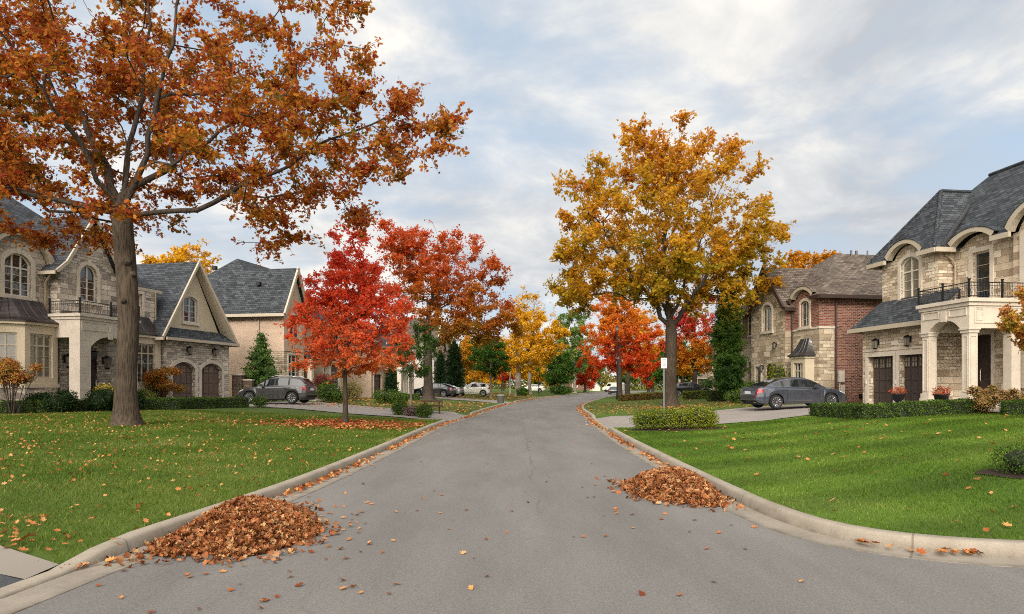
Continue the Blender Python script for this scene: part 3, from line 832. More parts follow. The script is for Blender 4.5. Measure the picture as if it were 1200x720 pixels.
def pts_ellipsoid(g, n, c, r, shell=.55):
    u = unit(g.normal(size=(n,3))); rad = shell+(1-shell)*g.random(n)
    return np.array(c)+u*rad[:,None]*np.array(r), u

def bush(name, label, cat, x, y, lobes, leaves, lsize, lmat, seed=1, stem=None, group=None, shape=SQ, core=True, z=None, up=.4, shell=.6):
    """low shrub: leaf faces in several uneven mounds over short stems"""
    g = np.random.default_rng(seed); z0 = g1(x, y) if z is None else z
    root = thing(name, label, cat, (x, y, z0), 0, group)
    st = MB()
    for (c, r) in lobes:
        c = np.array(c)
        for i in range(4):
            e = c+g.normal(size=3)*np.array(r)*.35; st.tube([(c[0]*.15+g.normal()*.02, c[1]*.15+g.normal()*.02, 0), tuple(c*np.array([.6,.6,.5])), tuple(e)], [.014,.010,.005], 4)
    if stem: st.tube([(0,0,0),(.01,0,stem[0]*.5),(0,.01,stem[0])], [stem[1]*1.2, stem[1], stem[1]*.9], 7)
    st.build('stems', M['bark_dark'], root)
    if core:
        cm = MB()
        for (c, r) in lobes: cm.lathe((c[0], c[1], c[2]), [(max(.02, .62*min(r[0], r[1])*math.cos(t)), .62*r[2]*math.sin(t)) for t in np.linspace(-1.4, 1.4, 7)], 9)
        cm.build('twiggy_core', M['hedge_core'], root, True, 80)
    vol = np.array([r[0]*r[1]+r[0]*r[2] for c, r in lobes]); L = []; N0 = []
    for (c, r), m_ in zip(lobes, (leaves*vol/vol.sum()).astype(int)):
        q, u = pts_ellipsoid(g, m_, c, r, shell); f = 1+.10*np.sin(u[:,0]*7+seed)+.1*np.sin(u[:,2]*6+seed*2)*np.cos(u[:,1]*5)
        L.append(np.array(c)+(q-np.array(c))*f[:,None]); N0.append(u*.8)
    L = np.concatenate(L); N0 = np.concatenate(N0); k = L[:,2] > .02; L, N0 = L[k], N0[k]
    leaf_cloud('foliage', L, lsize*g.uniform(.6,1.3,len(L)), shape, lmat, root, up=up, g=g, N0=N0)
    return root

def conifer(name, label, x, y, h, r, leaves, lmat, seed=1, lsize=.16, col=False, group=None, start=.04, bark='bark_dark', cat='evergreen'):
    g = np.random.default_rng(seed); root = thing(name, label, cat, (x, y, g1(x, y)), 0, group)
    t = MB(); t.tube([(0,0,-.05),(0,0,h*.5),(0,0,h*.97)], [r*.09+.03, r*.05+.02, .01], 8); t.build('trunk', M[bark], root, True)
    L = []; br = MB(); N0 = []
    nw = int(h/.24)
    for i in range(nw):
        f = start+(1-start)*i/nw; z = h*f
        rr = r*((1-f)**.85 if not col else (1-f**3.2)*(0.75+.25*min(1, f*6)))*g.uniform(.85,1.1)
        k = 7 if not col else 9
        for j in range(k):
            a = 2*math.pi*(j+g.random())/k; ln = rr*g.uniform(.72,1.12); e = np.array([math.cos(a)*ln, math.sin(a)*ln, z+(.10*ln if not col else .55*ln)-.12*ln*(not col)])
            br.tube([(0,0,z), tuple(e)], [.012,.004], 3, cap=False)
            m_ = max(3, int(leaves*rr/(r*nw*k*.55))); tt = g.random(m_)**.6
            L.append(np.array([0,0,z])+(e-np.array([0,0,z]))*tt[:,None]+g.normal(size=(m_,3))*np.array([.10,.10,.07])*(.6+r*.35)); N0.append(np.tile([math.cos(a)*.6, math.sin(a)*.6, 0], (m_,1)))
    br.build('branches', M[bark], root); L = np.concatenate(L); N0 = np.concatenate(N0)
    leaf_cloud('crown', L, lsize*g.uniform(.6,1.3,len(L)), shape_quad(.3,1.2,.02), lmat, root, up=.3, g=g, N0=N0)
    return root

def hedge(name, label, path, w, h, lmat, dens_=900, lsize=.05, seed=1, group=None, cat='hedge'):
    """clipped hedge run along a path of ground points"""
    g = np.random.default_rng(seed); path = [np.array(p, float) for p in path]
    c = np.mean(path, 0); z0 = g1(c[0], c[1]); root = thing(name, label, cat, (c[0], c[1], z0), 0, group)
    core = MB(); L = []; N0 = []
    for i, (a, b_) in enumerate(zip(path[:-1], path[1:])):
        d = b_-a; ln = np.linalg.norm(d); d /= ln; nn = np.array([-d[1], d[0]])
        m_ = max(2, int(ln/.5)); rings = []
        for k in range(m_+1):
            p = a+d*ln*k/m_; z = g1(*p)-z0; ww = w*.5-.05; hh = h-.05
            rings.append([tuple(p+nn*s-c)+(z+q,) for s, q in ((-ww,-.05),(-ww,hh*.85),(-ww*.8,hh),(ww*.8,hh),(ww,hh*.85),(ww,-.05))])
        core.loft(rings)
        area = [(ln*h, 0), (ln*h, 1), (ln*w, 2), (w*h, 3), (w*h, 4)]
        for ar, kd in area:
            q = int(ar*dens_); s = g.random(q)*ln; e = g.random(q); dep = np.abs(g.normal(0,.022,q))
            bumpy = .03*np.sin(s*5+seed+i)+.02*np.sin(s*13+e*6)
            if kd < 2: off = (1 if kd else -1)*(w*.5-dep+bumpy); zz = e*h; nrm = np.tile(nn*(1 if kd else -1), (q,1)); nz_ = np.zeros(q)
            elif kd == 2: off = (e-.5)*w; zz = h-dep+bumpy; nrm = np.zeros((q,2)); nz_ = np.ones(q)
            else:
                s = np.where(np.ones(q, bool), (-.05 if kd == 3 else ln+.05)+(dep if kd == 3 else -dep), 0); off = (g.random(q)-.5)*w; zz = e*h; nrm = np.tile(d*(-1 if kd == 3 else 1), (q,1)); nz_ = np.zeros(q)
            XY = a+s[:,None]*d+off[:,None]*nn
            L.append(np.column_stack([XY-c, gz(XY[:,0], XY[:,1])-z0+zz])); N0.append(np.column_stack([nrm, nz_]))
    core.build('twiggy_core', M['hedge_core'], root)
    L = np.concatenate(L); N0 = np.concatenate(N0)
    leaf_cloud('foliage', L, lsize*g.uniform(.6,1.4,len(L)), SQ, lmat, root, up=.3, g=g, N0=N0)
    return root
# ------------------------------------------------------------------ houses
class House:
    """local axes: u along the street front (away from the corner), v out of the front, z up"""
    def __init__(s, label, o, ang, side, cat='house', name='house', group='houses along the street'):
        a = R(ang); s.d = (math.sin(a), math.cos(a)); s.n = (s.d[1]*side, -s.d[0]*side); s.o = o
        s.root = thing(name, label, cat, (o[0], o[1], 0), 0, group)
    def T(s, u, v, z): return (u*s.d[0]+v*s.n[0], u*s.d[1]+v*s.n[1], z)
    def mb(s): return MB(s.T)
    def front(s, v): return lambda a, o, z: (a, v+o, z)
    def side(s, u, sg): return lambda a, o, z: (u+o*sg, a, z)
    def cant(s, p0, p1):
        dx, dy = p1[0]-p0[0], p1[1]-p0[1]; l = math.hypot(dx, dy); dx /= l; dy /= l
        nx, ny = -dy, dx
        if ny < 0: nx, ny = -nx, -ny
        return lambda a, o, z: (p0[0]+dx*a+nx*o, p0[1]+dy*a+ny*o, z)
    def add(s, name, m, mat, parent=None, smooth=False, label=None, bevel=0):
        o = m.build(name, mat, parent or s.root, smooth, bevel=bevel)
        if label: o['label'] = label
        return o

def outline(a0, a1, z0, z1, rise=0, g=0, n=10):
    """opening outline from bottom left round; z1 is the crown of an arched head"""
    a0 -= g; a1 += g; z0 -= g; z1 += g
    if rise <= 0: return [(a0,z0),(a1,z0),(a1,z1),(a0,z1)]
    w = (a1-a0)/2; c = (a0+a1)/2; r = (w*w+rise*rise)/(2*rise); zc = z1-r; th = math.asin(min(1, w/r))
    if rise > w: th = math.pi-th
    arc = [(c+r*math.sin(t), zc+r*math.cos(t)) for t in np.linspace(th, -th, n+1)]
    return [(a0,z0),(a1,z0)] + arc

def facade(mb, pl, outer, holes=(), depth=.16, m=0, mr=0):
    outer = [p for i, p in enumerate(outer) if abs(p[0]-outer[i-1][0])+abs(p[1]-outer[i-1][1]) > 1e-4]
    loops = [[Vector((a, z, 0)) for a, z in outer]] + [[Vector((a, z, 0)) for a, z in h] for h in holes]
    flat = [p for l in loops for p in l]; ids = [mb.pt(pl(p.x, 0, p.y)) for p in flat]
    for t in tessellate_polygon(loops): mb.f.append([ids[i] for i in t]); mb.m.append(m)
    for h in holes:
        n = len(h)
        for i in range(n):
            (a, z), (b, w) = h[i], h[(i+1) % n]
            mb.poly([pl(a,0,z), pl(b,0,w), pl(b,-depth,w), pl(a,-depth,z)], mr)

def ring(mb, pl, out, inn, o0, o1, m=0):
    n = len(out)
    for i in range(n):
        j = (i+1) % n
        (a,z),(b,w),(c,x),(d,y) = out[i], out[j], inn[j], inn[i]
        mb.poly([pl(a,o1,z), pl(b,o1,w), pl(c,o1,x), pl(d,o1,y)], m)
        mb.poly([pl(a,o0,z), pl(b,o0,w), pl(b,o1,w), pl(a,o1,z)], m)
        mb.poly([pl(d,o0,y), pl(c,o0,x), pl(c,o1,x), pl(d,o1,y)], m)
def plbox(mb, pl, a0, a1, o0, o1, z0, z1, m=0):
    p = [pl(a,o,z) for z in (z0,z1) for a,o in ((a0,o0),(a1,o0),(a1,o1),(a0,o1))]
    ids = [mb.pt(q) for q in p]
    for q in ((0,3,2,1),(4,5,6,7),(0,1,5,4),(1,2,6,5),(2,3,7,6),(3,0,4,7)): mb.f.append([ids[i] for i in q]); mb.m.append(m)

def window(H, pl, a0, a1, z0, z1, rise=0, cols=2, rows=4, trans=None, sur=.16, sill=True, fm='trim_white', sm='limestone', glass='glass', depth=.15, key=False, sashes=1, blind=False):
    f = H.mb(); o0, o1 = -depth+.01, -depth+.08
    out = outline(a0, a1, z0, z1, rise); inn = outline(a0+.07, a1-.07, z0+.07, z1-.07, rise*.97 if rise else 0)
    ring(f, pl, out, inn, o0, o1)
    c = (a0+a1)/2; w = (a1-a0)/2
    def top(a):
        if rise <= 0: return z1-.03
        r = (w*w+rise*rise)/(2*rise); return z1-r+math.sqrt(max(0, r*r-(a-c)**2))-.03
    zt = z1-rise-.02 if trans is None else trans
    nS = cols
    for i in range(1, nS):                                     # mullions between casements
        a = a0+(a1-a0)*i/nS; plbox(f, pl, a-.035, a+.035, o0+.012, o1-.008, z0+.03, top(a))
    if trans is not None: plbox(f, pl, a0+.04, a1-.04, o0+.014, o1-.010, trans-.035, trans+.035)
    for i in range(nS):                                        # thin glazing bars
        b0 = a0+(a1-a0)*i/nS; b1 = a0+(a1-a0)*(i+1)/nS; b = (b0+b1)/2
        if sashes > 1: plbox(f, pl, b-.011, b+.011, o0+.02, o1-.03, z0+.04, top(b))
    for k in range(1, rows):
        z = z0+(zt-z0)*k/rows; plbox(f, pl, a0+.04, a1-.04, o0+.022, o1-.032, z-.011, z+.011)
    fo = H.add('window', f, M[fm])
    p = H.mb(); ids = [p.pt(pl(a, o0+.016, z)) for a, z in outline(a0+.03, a1-.03, z0+.03, z1-.03, rise)]; p.f.append(ids); p.m.append(0)
    H.add('pane', p, M[glass], fo)
    if sur:
        s_ = H.mb(); g0 = outline(a0-.005, a1+.005, z0-.005, z1+.005, rise); g1_ = outline(a0-sur, a1+sur, z0-(.0 if sill else sur), z1+sur, rise*(1+sur/w*.6) if rise else 0)
        if rise: g1_[0] = (a0-sur, z0); g1_[1] = (a1+sur, z0); g0[0] = (a0-.005, z0); g0[1] = (a1+.005, z0)
        ring(s_, pl, g1_, g0, -.02, .05)
        if sill: plbox(s_, pl, a0-sur-.05, a1+sur+.05, -.04, .10, z0-.16, z0-.004)
        if key: plbox(s_, pl, c-.11, c+.11, .0, .085, z1-.02, z1+sur+.10)
        H.add('surround', s_, M[sm], fo)
    return fo

def garage_door(H, pl, a0, a1, z0, z1, rise=0, mat='garage', depth=.24, sur=.17, sm='limestone', rows=4):
    d = H.mb(); z = z0; n = rows; body = z1-z0
    p = H.mb(); ids = [p.pt(pl(a, -depth, q)) for a, q in outline(a0-.01, a1+.01, z0, z1+.01, rise)]; d.v += p.v; d.f.append(ids); d.m.append(0)
    hh = body/n
    for k in range(n-1):
        for c in range(4):
            w = (a1-a0)/4; plbox(d, pl, a0+w*c+.03, a0+w*(c+1)-.03, -depth+.002, -depth+.03, z0+hh*k+.025, z0+hh*(k+1)-.025)
    o = H.add('garage_door', d, M[mat])
    wn = H.mb(); gl = H.mb(); zb = z0+hh*(n-1)+.07; zt = z1-rise*.75-.10
    for c in range(4):
        w = (a1-a0)/4; b0, b1 = a0+w*c+.07, a0+w*(c+1)-.07
        t2 = zt+(0 if not rise else (rise*.45 if c in (1,2) else 0))
        ring(wn, pl, outline(b0-.03, b1+.03, zb-.03, t2+.03), outline(b0, b1, zb, t2), -depth, -depth+.045)
        plbox(wn, pl, (b0+b1)/2-.012, (b0+b1)/2+.012, -depth, -depth+.04, zb, t2); plbox(wn, pl, b0, b1, -depth, -depth+.038, (zb+t2)/2-.012, (zb+t2)/2+.012)
        gl.poly([pl(b0,-depth+.02,zb), pl(b1,-depth+.02,zb), pl(b1,-depth+.02,t2), pl(b0,-depth+.02,t2)])
    wo = H.add('window_frame', wn, M[mat], o); H.add('pane', gl, M['glass_warm'], o)
    if sur:
        s_ = H.mb(); g0 = outline(a0, a1, z0-.3, z1, rise); g1_ = outline(a0-sur, a1+sur, z0-.3, z1+sur, rise*(1+sur/(a1-a0)) if rise else 0)
        ring(s_, pl, g1_, g0, -.02, .05); H.add('surround', s_, M[sm], o)
    return o

def lantern(H, pl, a, z, s=1.0):
    b = H.mb(); plbox(b, pl, a-.06*s, a+.06*s, 0, .03, z-.10*s, z+.20*s)
    b.tube([pl(a,.03,z+.12*s), pl(a,.14*s,z+.26*s), pl(a,.2*s,z+.2*s)], .014*s, 6)
    def sq(w, zz): return [pl(a-w,.2*s-w,zz), pl(a+w,.2*s-w,zz), pl(a+w,.2*s+w,zz), pl(a-w,.2*s+w,zz)]
    b.loft([sq(.115*s,z+.13*s), sq(.10*s,z+.16*s), sq(.02*s,z+.24*s)]); b.loft([sq(.05*s,z-.3*s), sq(.075*s,z-.25*s), sq(.075*s,z-.235*s)])
    for sx, sy in ((-1,-1),(1,-1),(1,1),(-1,1)):
        b.tube([pl(a+sx*.066*s,.2*s+sy*.066*s,z-.24*s), pl(a+sx*.10*s,.2*s+sy*.10*s,z+.135*s)], .009*s, 4)
    o = H.add('wall_lantern', b, M['iron']); g_ = H.mb(); g_.loft([sq(.055*s,z-.235*s), sq(.085*s,z+.13*s)]); H.add('lamp_glass', g_, M['lamp_glass'], o)
    return o

def pipe(H, pts, r=.05, mat='pipe_tan'):
    b = H.mb(); b.tube([(p) for p in pts], r, 8); return H.add('downspout', b, M[mat], smooth=True)

def railing(H, pts, z, h=.62, gap=.11, name='balcony_railing'):
    """wrought railing along a path of (u,v) with scroll panels"""
    b = H.mb(); pts = [np.array(p, float) for p in pts]
    for p in pts:
        b.box(p[0]-.03, p[0]+.03, p[1]-.03, p[1]+.03, z, z+h+.10); b.box(p[0]-.042, p[0]+.042, p[1]-.042, p[1]+.042, z+h+.10, z+h+.15)
    for p, q in zip(pts[:-1], pts[1:]):
        d = q-p; L = np.linalg.norm(d); n = max(2, int(L/gap))
        for zz, r in ((z+h,.022),(z+.08,.016),(z+h-.13,.012)): b.tube([(*p,zz),(*q,zz)], r, 6)
        for i in range(1, n):
            c = p+d*i/n; b.tube([(*c,z+.08),(*c,z+h-.0)], .009, 4)
            if i % 2:
                e = d/L*gap*.5
                for s_ in (-1, 1):
                    b.tube([(*(c+e*s_*math.cos(t)*.9), z+.30+.13*math.sin(t)) for t in np.linspace(-1.4, 1.9, 7)], .008, 4, cap=False)
    return H.add(name, b, M['iron'])

def copper_hood(H, base, top, z0, z1, mat='copper', seams=True):
    """flared standing-seam hood: base and top are matching (u,v) polylines against the wall"""
    b = H.mb(); K = 7; rows = []
    for k in range(K):
        t = k/(K-1); w = 1-(1-t)**1.9 if True else t
        e = t**.62
        rows.append([(p[0]+(q[0]-p[0])*e, p[1]+(q[1]-p[1])*e, z0+(z1-z0)*t) for p, q in zip(base, top)])
    b.loft(rows, closed=False, cap=False)
    lo = [(p[0], p[1], z0-.06) for p in base]; b.loft([lo, rows[0]], closed=False, cap=False); b.poly(lo)
    if seams:
        for i in range(len(base)-1):
            a = np.array(base[i]); c = np.array(base[i+1]); n = max(1, int(np.linalg.norm(c-a)/.42))
            for j in range(n+(i == len(base)-2)):
                f = j/n; b.tube([tuple(np.array(r[i])*(1-f)+np.array(r[i+1])*f+np.array([0,0,.015])) for r in rows], .014, 4, cap=False)
    return H.add('bay_roof', b, M[mat])

def eave(H, runs, h=.14, t=.10, mat='trim', name='eave_trim'):
    """gutter board along eaves and barge boards up gables: list of ((u,v,z),(u,v,z))"""
    for p, q in runs:
        b = H.mb(); p, q = Vector(p), Vector(q); d = (q-p).normalized(); s_ = Vector((0,0,1)).cross(d)
        s_ = s_.normalized() if s_.length > 1e-4 else Vector((1,0,0)); up = d.cross(s_)*-1 if d.cross(s_).z < 0 else d.cross(s_)
        A = [p-s_*t/2-up*h, p+s_*t/2-up*h, p+s_*t/2+up*.02, p-s_*t/2+up*.02]
        B = [x+(q-p) for x in A]; b.loft([[tuple(x) for x in A],[tuple(x) for x in B]]); H.add(name, b, M[mat])

def hip(mb, u0, u1, v0, v1, ze, zr, along='u', run=None, ends=(1,1), th=.14):
    """hip roof planes; ends=0 leaves that end a gable"""
    if along == 'u':
        vm = (v0+v1)/2; r = run if run is not None else abs(v1-v0)/2
        a = (u0+r*ends[0], vm, zr); b_ = (u1-r*ends[1], vm, zr)
        mb.slab([(u0,v0,ze),(u1,v0,ze),b_,a], th); mb.slab([(u1,v1,ze),(u0,v1,ze),a,b_], th)
        if ends[0]: mb.slab([(u0,v1,ze),(u0,v0,ze),a], th)
        if ends[1]: mb.slab([(u1,v0,ze),(u1,v1,ze),b_], th)
    else:
        um = (u0+u1)/2; r = run if run is not None else abs(u1-u0)/2
        a = (um, v0+r*ends[0], zr); b_ = (um, v1-r*ends[1], zr)
        mb.slab([(u0,v1,ze),(u0,v0,ze),a,b_], th); mb.slab([(u1,v0,ze),(u1,v1,ze),b_,a], th)
        if ends[0]: mb.slab([(u0,v0,ze),(u1,v0,ze),a], th)
        if ends[1]: mb.slab([(u1,v1,ze),(u0,v1,ze),b_], th)
    return a, b_

def eyebrow(H, uc, half, zs, rise, v0, v1, rm, tm='trim', th=.2):
    """arched eave over a window: curved trim in front, curved roof running back"""
    arc = lambda g: [(a, z) for a, z in outline(uc-half-g, uc+half+g, 0, zs+rise+g, rise, n=14)[2:]]
    b = H.mb(); A, B = arc(0), arc(th)
    for i in range(len(A)-1):
        p, q, r, s_ = A[i], A[i+1], B[i+1], B[i]
        for (x, y) in ((p,q),(s_,r)): b.poly([(x[0],v1,x[1]),(y[0],v1,y[1]),(y[0],v1-.3,y[1]),(x[0],v1-.3,x[1])])
        b.poly([(p[0],v1,p[1]),(q[0],v1,q[1]),(r[0],v1,r[1]),(s_[0],v1,s_[1])])
    H.add('arched_eave', b, M[tm]); c = H.mb(); D = arc(th+.03)
    for i in range(len(D)-1):
        c.slab([(D[i][0],v1+.02,D[i][1]),(D[i+1][0],v1+.02,D[i+1][1]),(D[i+1][0],v0,D[i+1][1]),(D[i][0],v0,D[i][1])], .04)
    H.add('dormer_roof', c, M[rm])
    return arc

def notched(ue0, ue1, ve, ze, slope, notches, th=.2):
    """eave line from ue0 to ue1, cut back along the curve where each arched dormer roof meets the slope"""
    sg = 1 if ue1 > ue0 else -1; out = [(ue0, ve, ze)]
    for uc, half, zs, rise in sorted(notches, key=lambda q: q[0]*sg):
        arc = outline(uc-half-th, uc+half+th, 0, zs+rise+th, rise, n=14)[2:]
        arc = sorted(arc, key=lambda p: p[0]*sg)
        out += [(arc[0][0], ve, ze)] + [(a, ve-max(0, z+.0-ze)/slope, max(z, ze)) for a, z in arc] + [(arc[-1][0], ve, ze)]
    return out + [(ue1, ve, ze)]

def walls(mb, u0, u1, v0, v1, z0, z1, skip=''):
    """box walls; v1 front, v0 back; skip letters f b l(u0) r(u1)"""
    if 'b' not in skip: mb.poly([(u1,v0,z0),(u0,v0,z0),(u0,v0,z1),(u1,v0,z1)])
    if 'f' not in skip: mb.poly([(u0,v1,z0),(u1,v1,z0),(u1,v1,z1),(u0,v1,z1)])
    if 'l' not in skip: mb.poly([(u0,v0,z0),(u0,v1,z0),(u0,v1,z1),(u0,v0,z1)])
    if 'r' not in skip: mb.poly([(u1,v1,z0),(u1,v0,z0),(u1,v0,z1),(u1,v1,z1)])

def front_door(H, pl, a0, a1, z0, z1, leaves=2, mat='door'):
    d = H.mb(); w = (a1-a0)/leaves
    for i in range(leaves):
        b0 = a0+w*i; plbox(d, pl, b0+.008, b0+w-.008, -.14, -.08, z0, z1)
        for k, (q0, q1) in enumerate(((.06,.3),(.36,.62),(.68,.94))): plbox(d, pl, b0+.12, b0+w-.12, -.081, -.062, z0+(z1-z0)*q0, z0+(z1-z0)*q1)
    o = H.add('front_door', d, M[mat]); h_ = H.mb()
    for i in range(leaves):
        a = a0+w*(i+1)-.09 if i == 0 else a0+w*i+.09
        h_.tube([pl(a,-.08,z0+.85), pl(a,-.02,z0+.9), pl(a,-.02,z0+1.35), pl(a,-.08,z0+1.4)], .016, 6)
    H.add('handle', h_, M['brass'], o); return o

# ============ left house: grey ledge stone, garage gable, balcony porch
H = House('grey stone house behind the big oak, with twin arched garage doors and porch balcony', (-19.35,43), 11.7, 1)
zb = .25
W = H.mb(); F0 = H.front(0)
gd = [(-2.98,-.94), (-.36,1.72)]
facade(W, F0, [(-3.46,zb),(2.5,zb),(2.5,4.42),(-3.46,4.42)], [outline(a, b_, zb+.02, 3.12, .42) for a, b_ in gd], .26)
walls(W, -3.46, 2.5, -8, 0, zb, 4.42, 'f')
# middle section with small bay, gabled entrance section, left section
V1, V2, V3 = -.9, -.7, -1.4
mid_w = outline(-5.35,-4.35,5.0,6.9,0)
facade(W, H.front(V1), [(-6.35,zb),(-3.2,zb),(-3.2,7.3),(-6.35,7.3)], [mid_w], .15)
W.poly([(-3.2,V1,4.4),(-3.2,-8,4.4),(-3.2,-8,7.3),(-3.2,V1,7.3)])
GA, GB, GC = -10.04, -6.35, -8.2
gwin = outline(-8.86,-7.78,6.0,7.86,.5); gdoor = outline(-8.75,-7.65,.62,3.5,0)
facade(W, H.front(V2), [(GA,zb),(GB,zb),(GB,7.35),(GC+.25,10.0),(GC-.25,10.0),(GA,7.35)], [gwin, gdoor], .15)
W.poly([(GA,-6,zb),(GA,V2,zb),(GA,V2,7.3),(GA,-6,7.3)]); W.poly([(GB,V2,zb),(GB,-6,zb),(GB,-6,7.3),(GB,V2,7.3)])
lw = outline(-12.33,-10.97,5.87,7.87,.42)
arcE = [(a, z) for a, z in outline(-13.2,-10.1,0,8.72,1.22,n=14)[2:]]
facade(W, H.front(V3), [(-24,zb),(GA,zb)] + [(GA,7.35)] + arcE + [(-13.2,7.35),(-24,7.35)], [lw, outline(-17.4,-16.0,5.87,7.6,0), outline(-17.6,-15.6,1.9,4.1,0)], .15)
walls(W, -24, -3.2, -14, V3, zb, 7.35, 'f')
H.add('stone_wall', W, M['stone_grey'])
for a, b_ in gd: garage_door(H, F0, a, b_, .55, 3.12, .42, sur=.2, sm='limestone_grey')
window(H, H.front(V1), -5.35,-4.35,5.0,6.9, cols=2, rows=3)
window(H, H.front(V2), -8.86,-7.78,6.0,7.86,.5, cols=2, rows=4, sur=.2, key=True)
front_door(H, H.front(V2), -8.7,-7.7,.64,3.45, 1)
window(H, H.front(V3), -12.33,-10.97,5.87,7.87,.42, cols=3, rows=4, trans=7.2, sur=.22, key=True)
window(H, H.front(V3), -17.4,-16.0,5.87,7.6, cols=3, rows=4); window(H, H.front(V3), -17.6,-15.6,1.9,4.1, cols=3, rows=3)
# canted bay
bay = [(-13.25,V3),(-12.25,-.35),(-10.5,-.35),(-10.08,V3+.02)]
B = H.mb(); b2 = H.mb()
for i, (p, q) in enumerate(zip(bay[:-1], bay[1:])):
    L_ = math.hypot(q[0]-p[0], q[1]-p[1]); pl = H.cant(p, q)
    hole = [outline(.28, L_-.28, 2.05, 4.1)] if i < 2 else []
    facade(B, pl, [(0,1.75),(L_,1.75),(L_,4.62),(0,4.62)], hole, .14)
    facade(b2, pl, [(0,zb),(L_,zb),(L_,1.6),(0,1.6)])
    if i < 2: window(H, pl, .28, L_-.28, 2.05, 4.1, cols=3 if i == 1 else 2, rows=3, trans=3.55, sur=0, fm='trim', glass='glass_warm')
big = [(-13.45,V3),(-12.35,-.22),(-10.4,-.22),(-9.98,V3)]; wid = [(-13.3,V3),(-12.29,-.29),(-10.45,-.29),(-10.06,V3+.03)]
B.loft([[(p[0],p[1],1.6) for p in wid],[(p[0],p[1],1.76) for p in wid]]); B.loft([[(p[0],p[1],4.5) for p in big],[(p[0],p[1],4.66) for p in big]])
H.add('bay', B, M['stucco']); H.add('bay_base', b2, M['stone_grey'])
copper_hood(H, [(-13.5,V3),(-12.38,-.17),(-10.37,-.17),(-9.95,V3)], [(-12.6,V3+.02),(-12.1,V3+.2),(-10.7,V3+.2),(-10.4,V3+.02)], 4.67, 5.72)
# small bay right of the trunk
B = H.mb(); sb = [(-6.0,V1),(-6.0,-.25),(-3.62,-.25),(-3.62,V1)]
facade(B, H.front(-.25), [(-6.0,1.55),(-3.62,1.55),(-3.62,4.5),(-6.0,4.5)], [outline(-5.5,-4.05,1.85,4.05)], .14)
B.poly([(-6.0,V1,zb),(-6.0,-.25,zb),(-6.0,-.25,4.5),(-6.0,V1,4.5)]); B.poly([(-3.62,-.25,zb),(-3.62,V1,zb),(-3.62,V1,4.5),(-3.62,-.25,4.5)])
facade(B, H.front(-.25), [(-6.0,zb),(-3.62,zb),(-3.62,1.5),(-6.0,1.5)]); B.box(-6.06,-3.56,V1,-.19,1.44,1.58); B.box(-6.1,-3.5,V1,-.13,4.4,4.56)
H.add('bay', B, M['stucco']); window(H, H.front(-.25), -5.5,-4.05,1.85,4.05, cols=3, rows=3, trans=3.5, sur=0, fm='trim')
copper_hood(H, [(-6.15,V1),(-6.15,-.1),(-3.45,-.1),(-3.45,V1)], [(-5.7,V1+.02),(-5.6,V1+.15),(-4.0,V1+.15),(-3.9,V1+.02)], 4.58, 5.6)
# garage gable: stucco triangle, skirt roof, main slopes
gu, gz_ = -.41, 9.25
S = H.mb(); gw = outline(-1.28,-.02,5.62,7.22,.2)
facade(S, H.front(-.55), [(-3.1,4.9),(2.15,4.9),(2.15,5.15),(gu,gz_-.05),(-3.0,5.15)], [gw], .14); H.add('gable_wall', S, M['stucco'])
window(H, H.front(-.55), -1.28,-.02,5.62,7.22,.2, cols=2, rows=4, sur=.13)
Rf = H.mb()
Rf.slab([(-3.95,.38,4.48),(2.95,.38,4.48),(2.3,-.6,5.22),(-3.1,-.6,5.22)], .10)
Rf.slab([(-4.15,.30,4.45),(gu,-.10,gz_+.18),(gu,-9,gz_+.18),(-4.15,-9,4.45)]); Rf.slab([(3.05,-9,4.45),(gu,-9,gz_+.18),(gu,-.10,gz_+.18),(3.05,.30,4.45)])
sf = H.mb(); sf.slab([(-4.0,.28,4.42),(gu,-.12,gz_-.02),(gu,-.54,gz_-.02),(-4.0,-.54,4.42)], .03); sf.slab([(2.9,-.54,4.42),(gu,-.54,gz_-.02),(gu,-.12,gz_-.02),(2.9,.28,4.42)], .03); H.add('soffit', sf, M['trim'])
# main hip, entrance gable slopes with flared feet
ha, hb = (-18.2,-7.675,13.1), (-8.95,-7.675,13.1)
Rf.slab(notched(-2.75, -24.4, -.95, 7.28, 5.82/6.725, [(-11.65,1.62,7.42,1.28)]) + [ha, hb]); Rf.slab([(-24.4,-14.4,7.28),(-2.75,-14.4,7.28),hb,ha])
Rf.slab([(-24.4,-.95,7.28),(-24.4,-14.4,7.28),ha]); Rf.slab([(-2.75,-14.4,7.28),(-2.75,-.95,7.28),hb])
for s_ in (-1, 1):
    e0, e1, e2 = (GC+s_*2.35, 7.22), (GC+s_*1.75, 7.75), (GC, 10.45)
    for (p, q) in ((e0, e1), (e1, e2)):
        Rf.slab([(p[0],-.4,p[1]),(q[0],-.4,q[1]),(q[0],-7,q[1]),(p[0],-7,p[1])], .12)
H.add('roof', Rf, M['shingle_dark'])
eyebrow(H, -11.65, 1.62, 7.42, 1.28, -6, -1.1, 'shingle_dark')
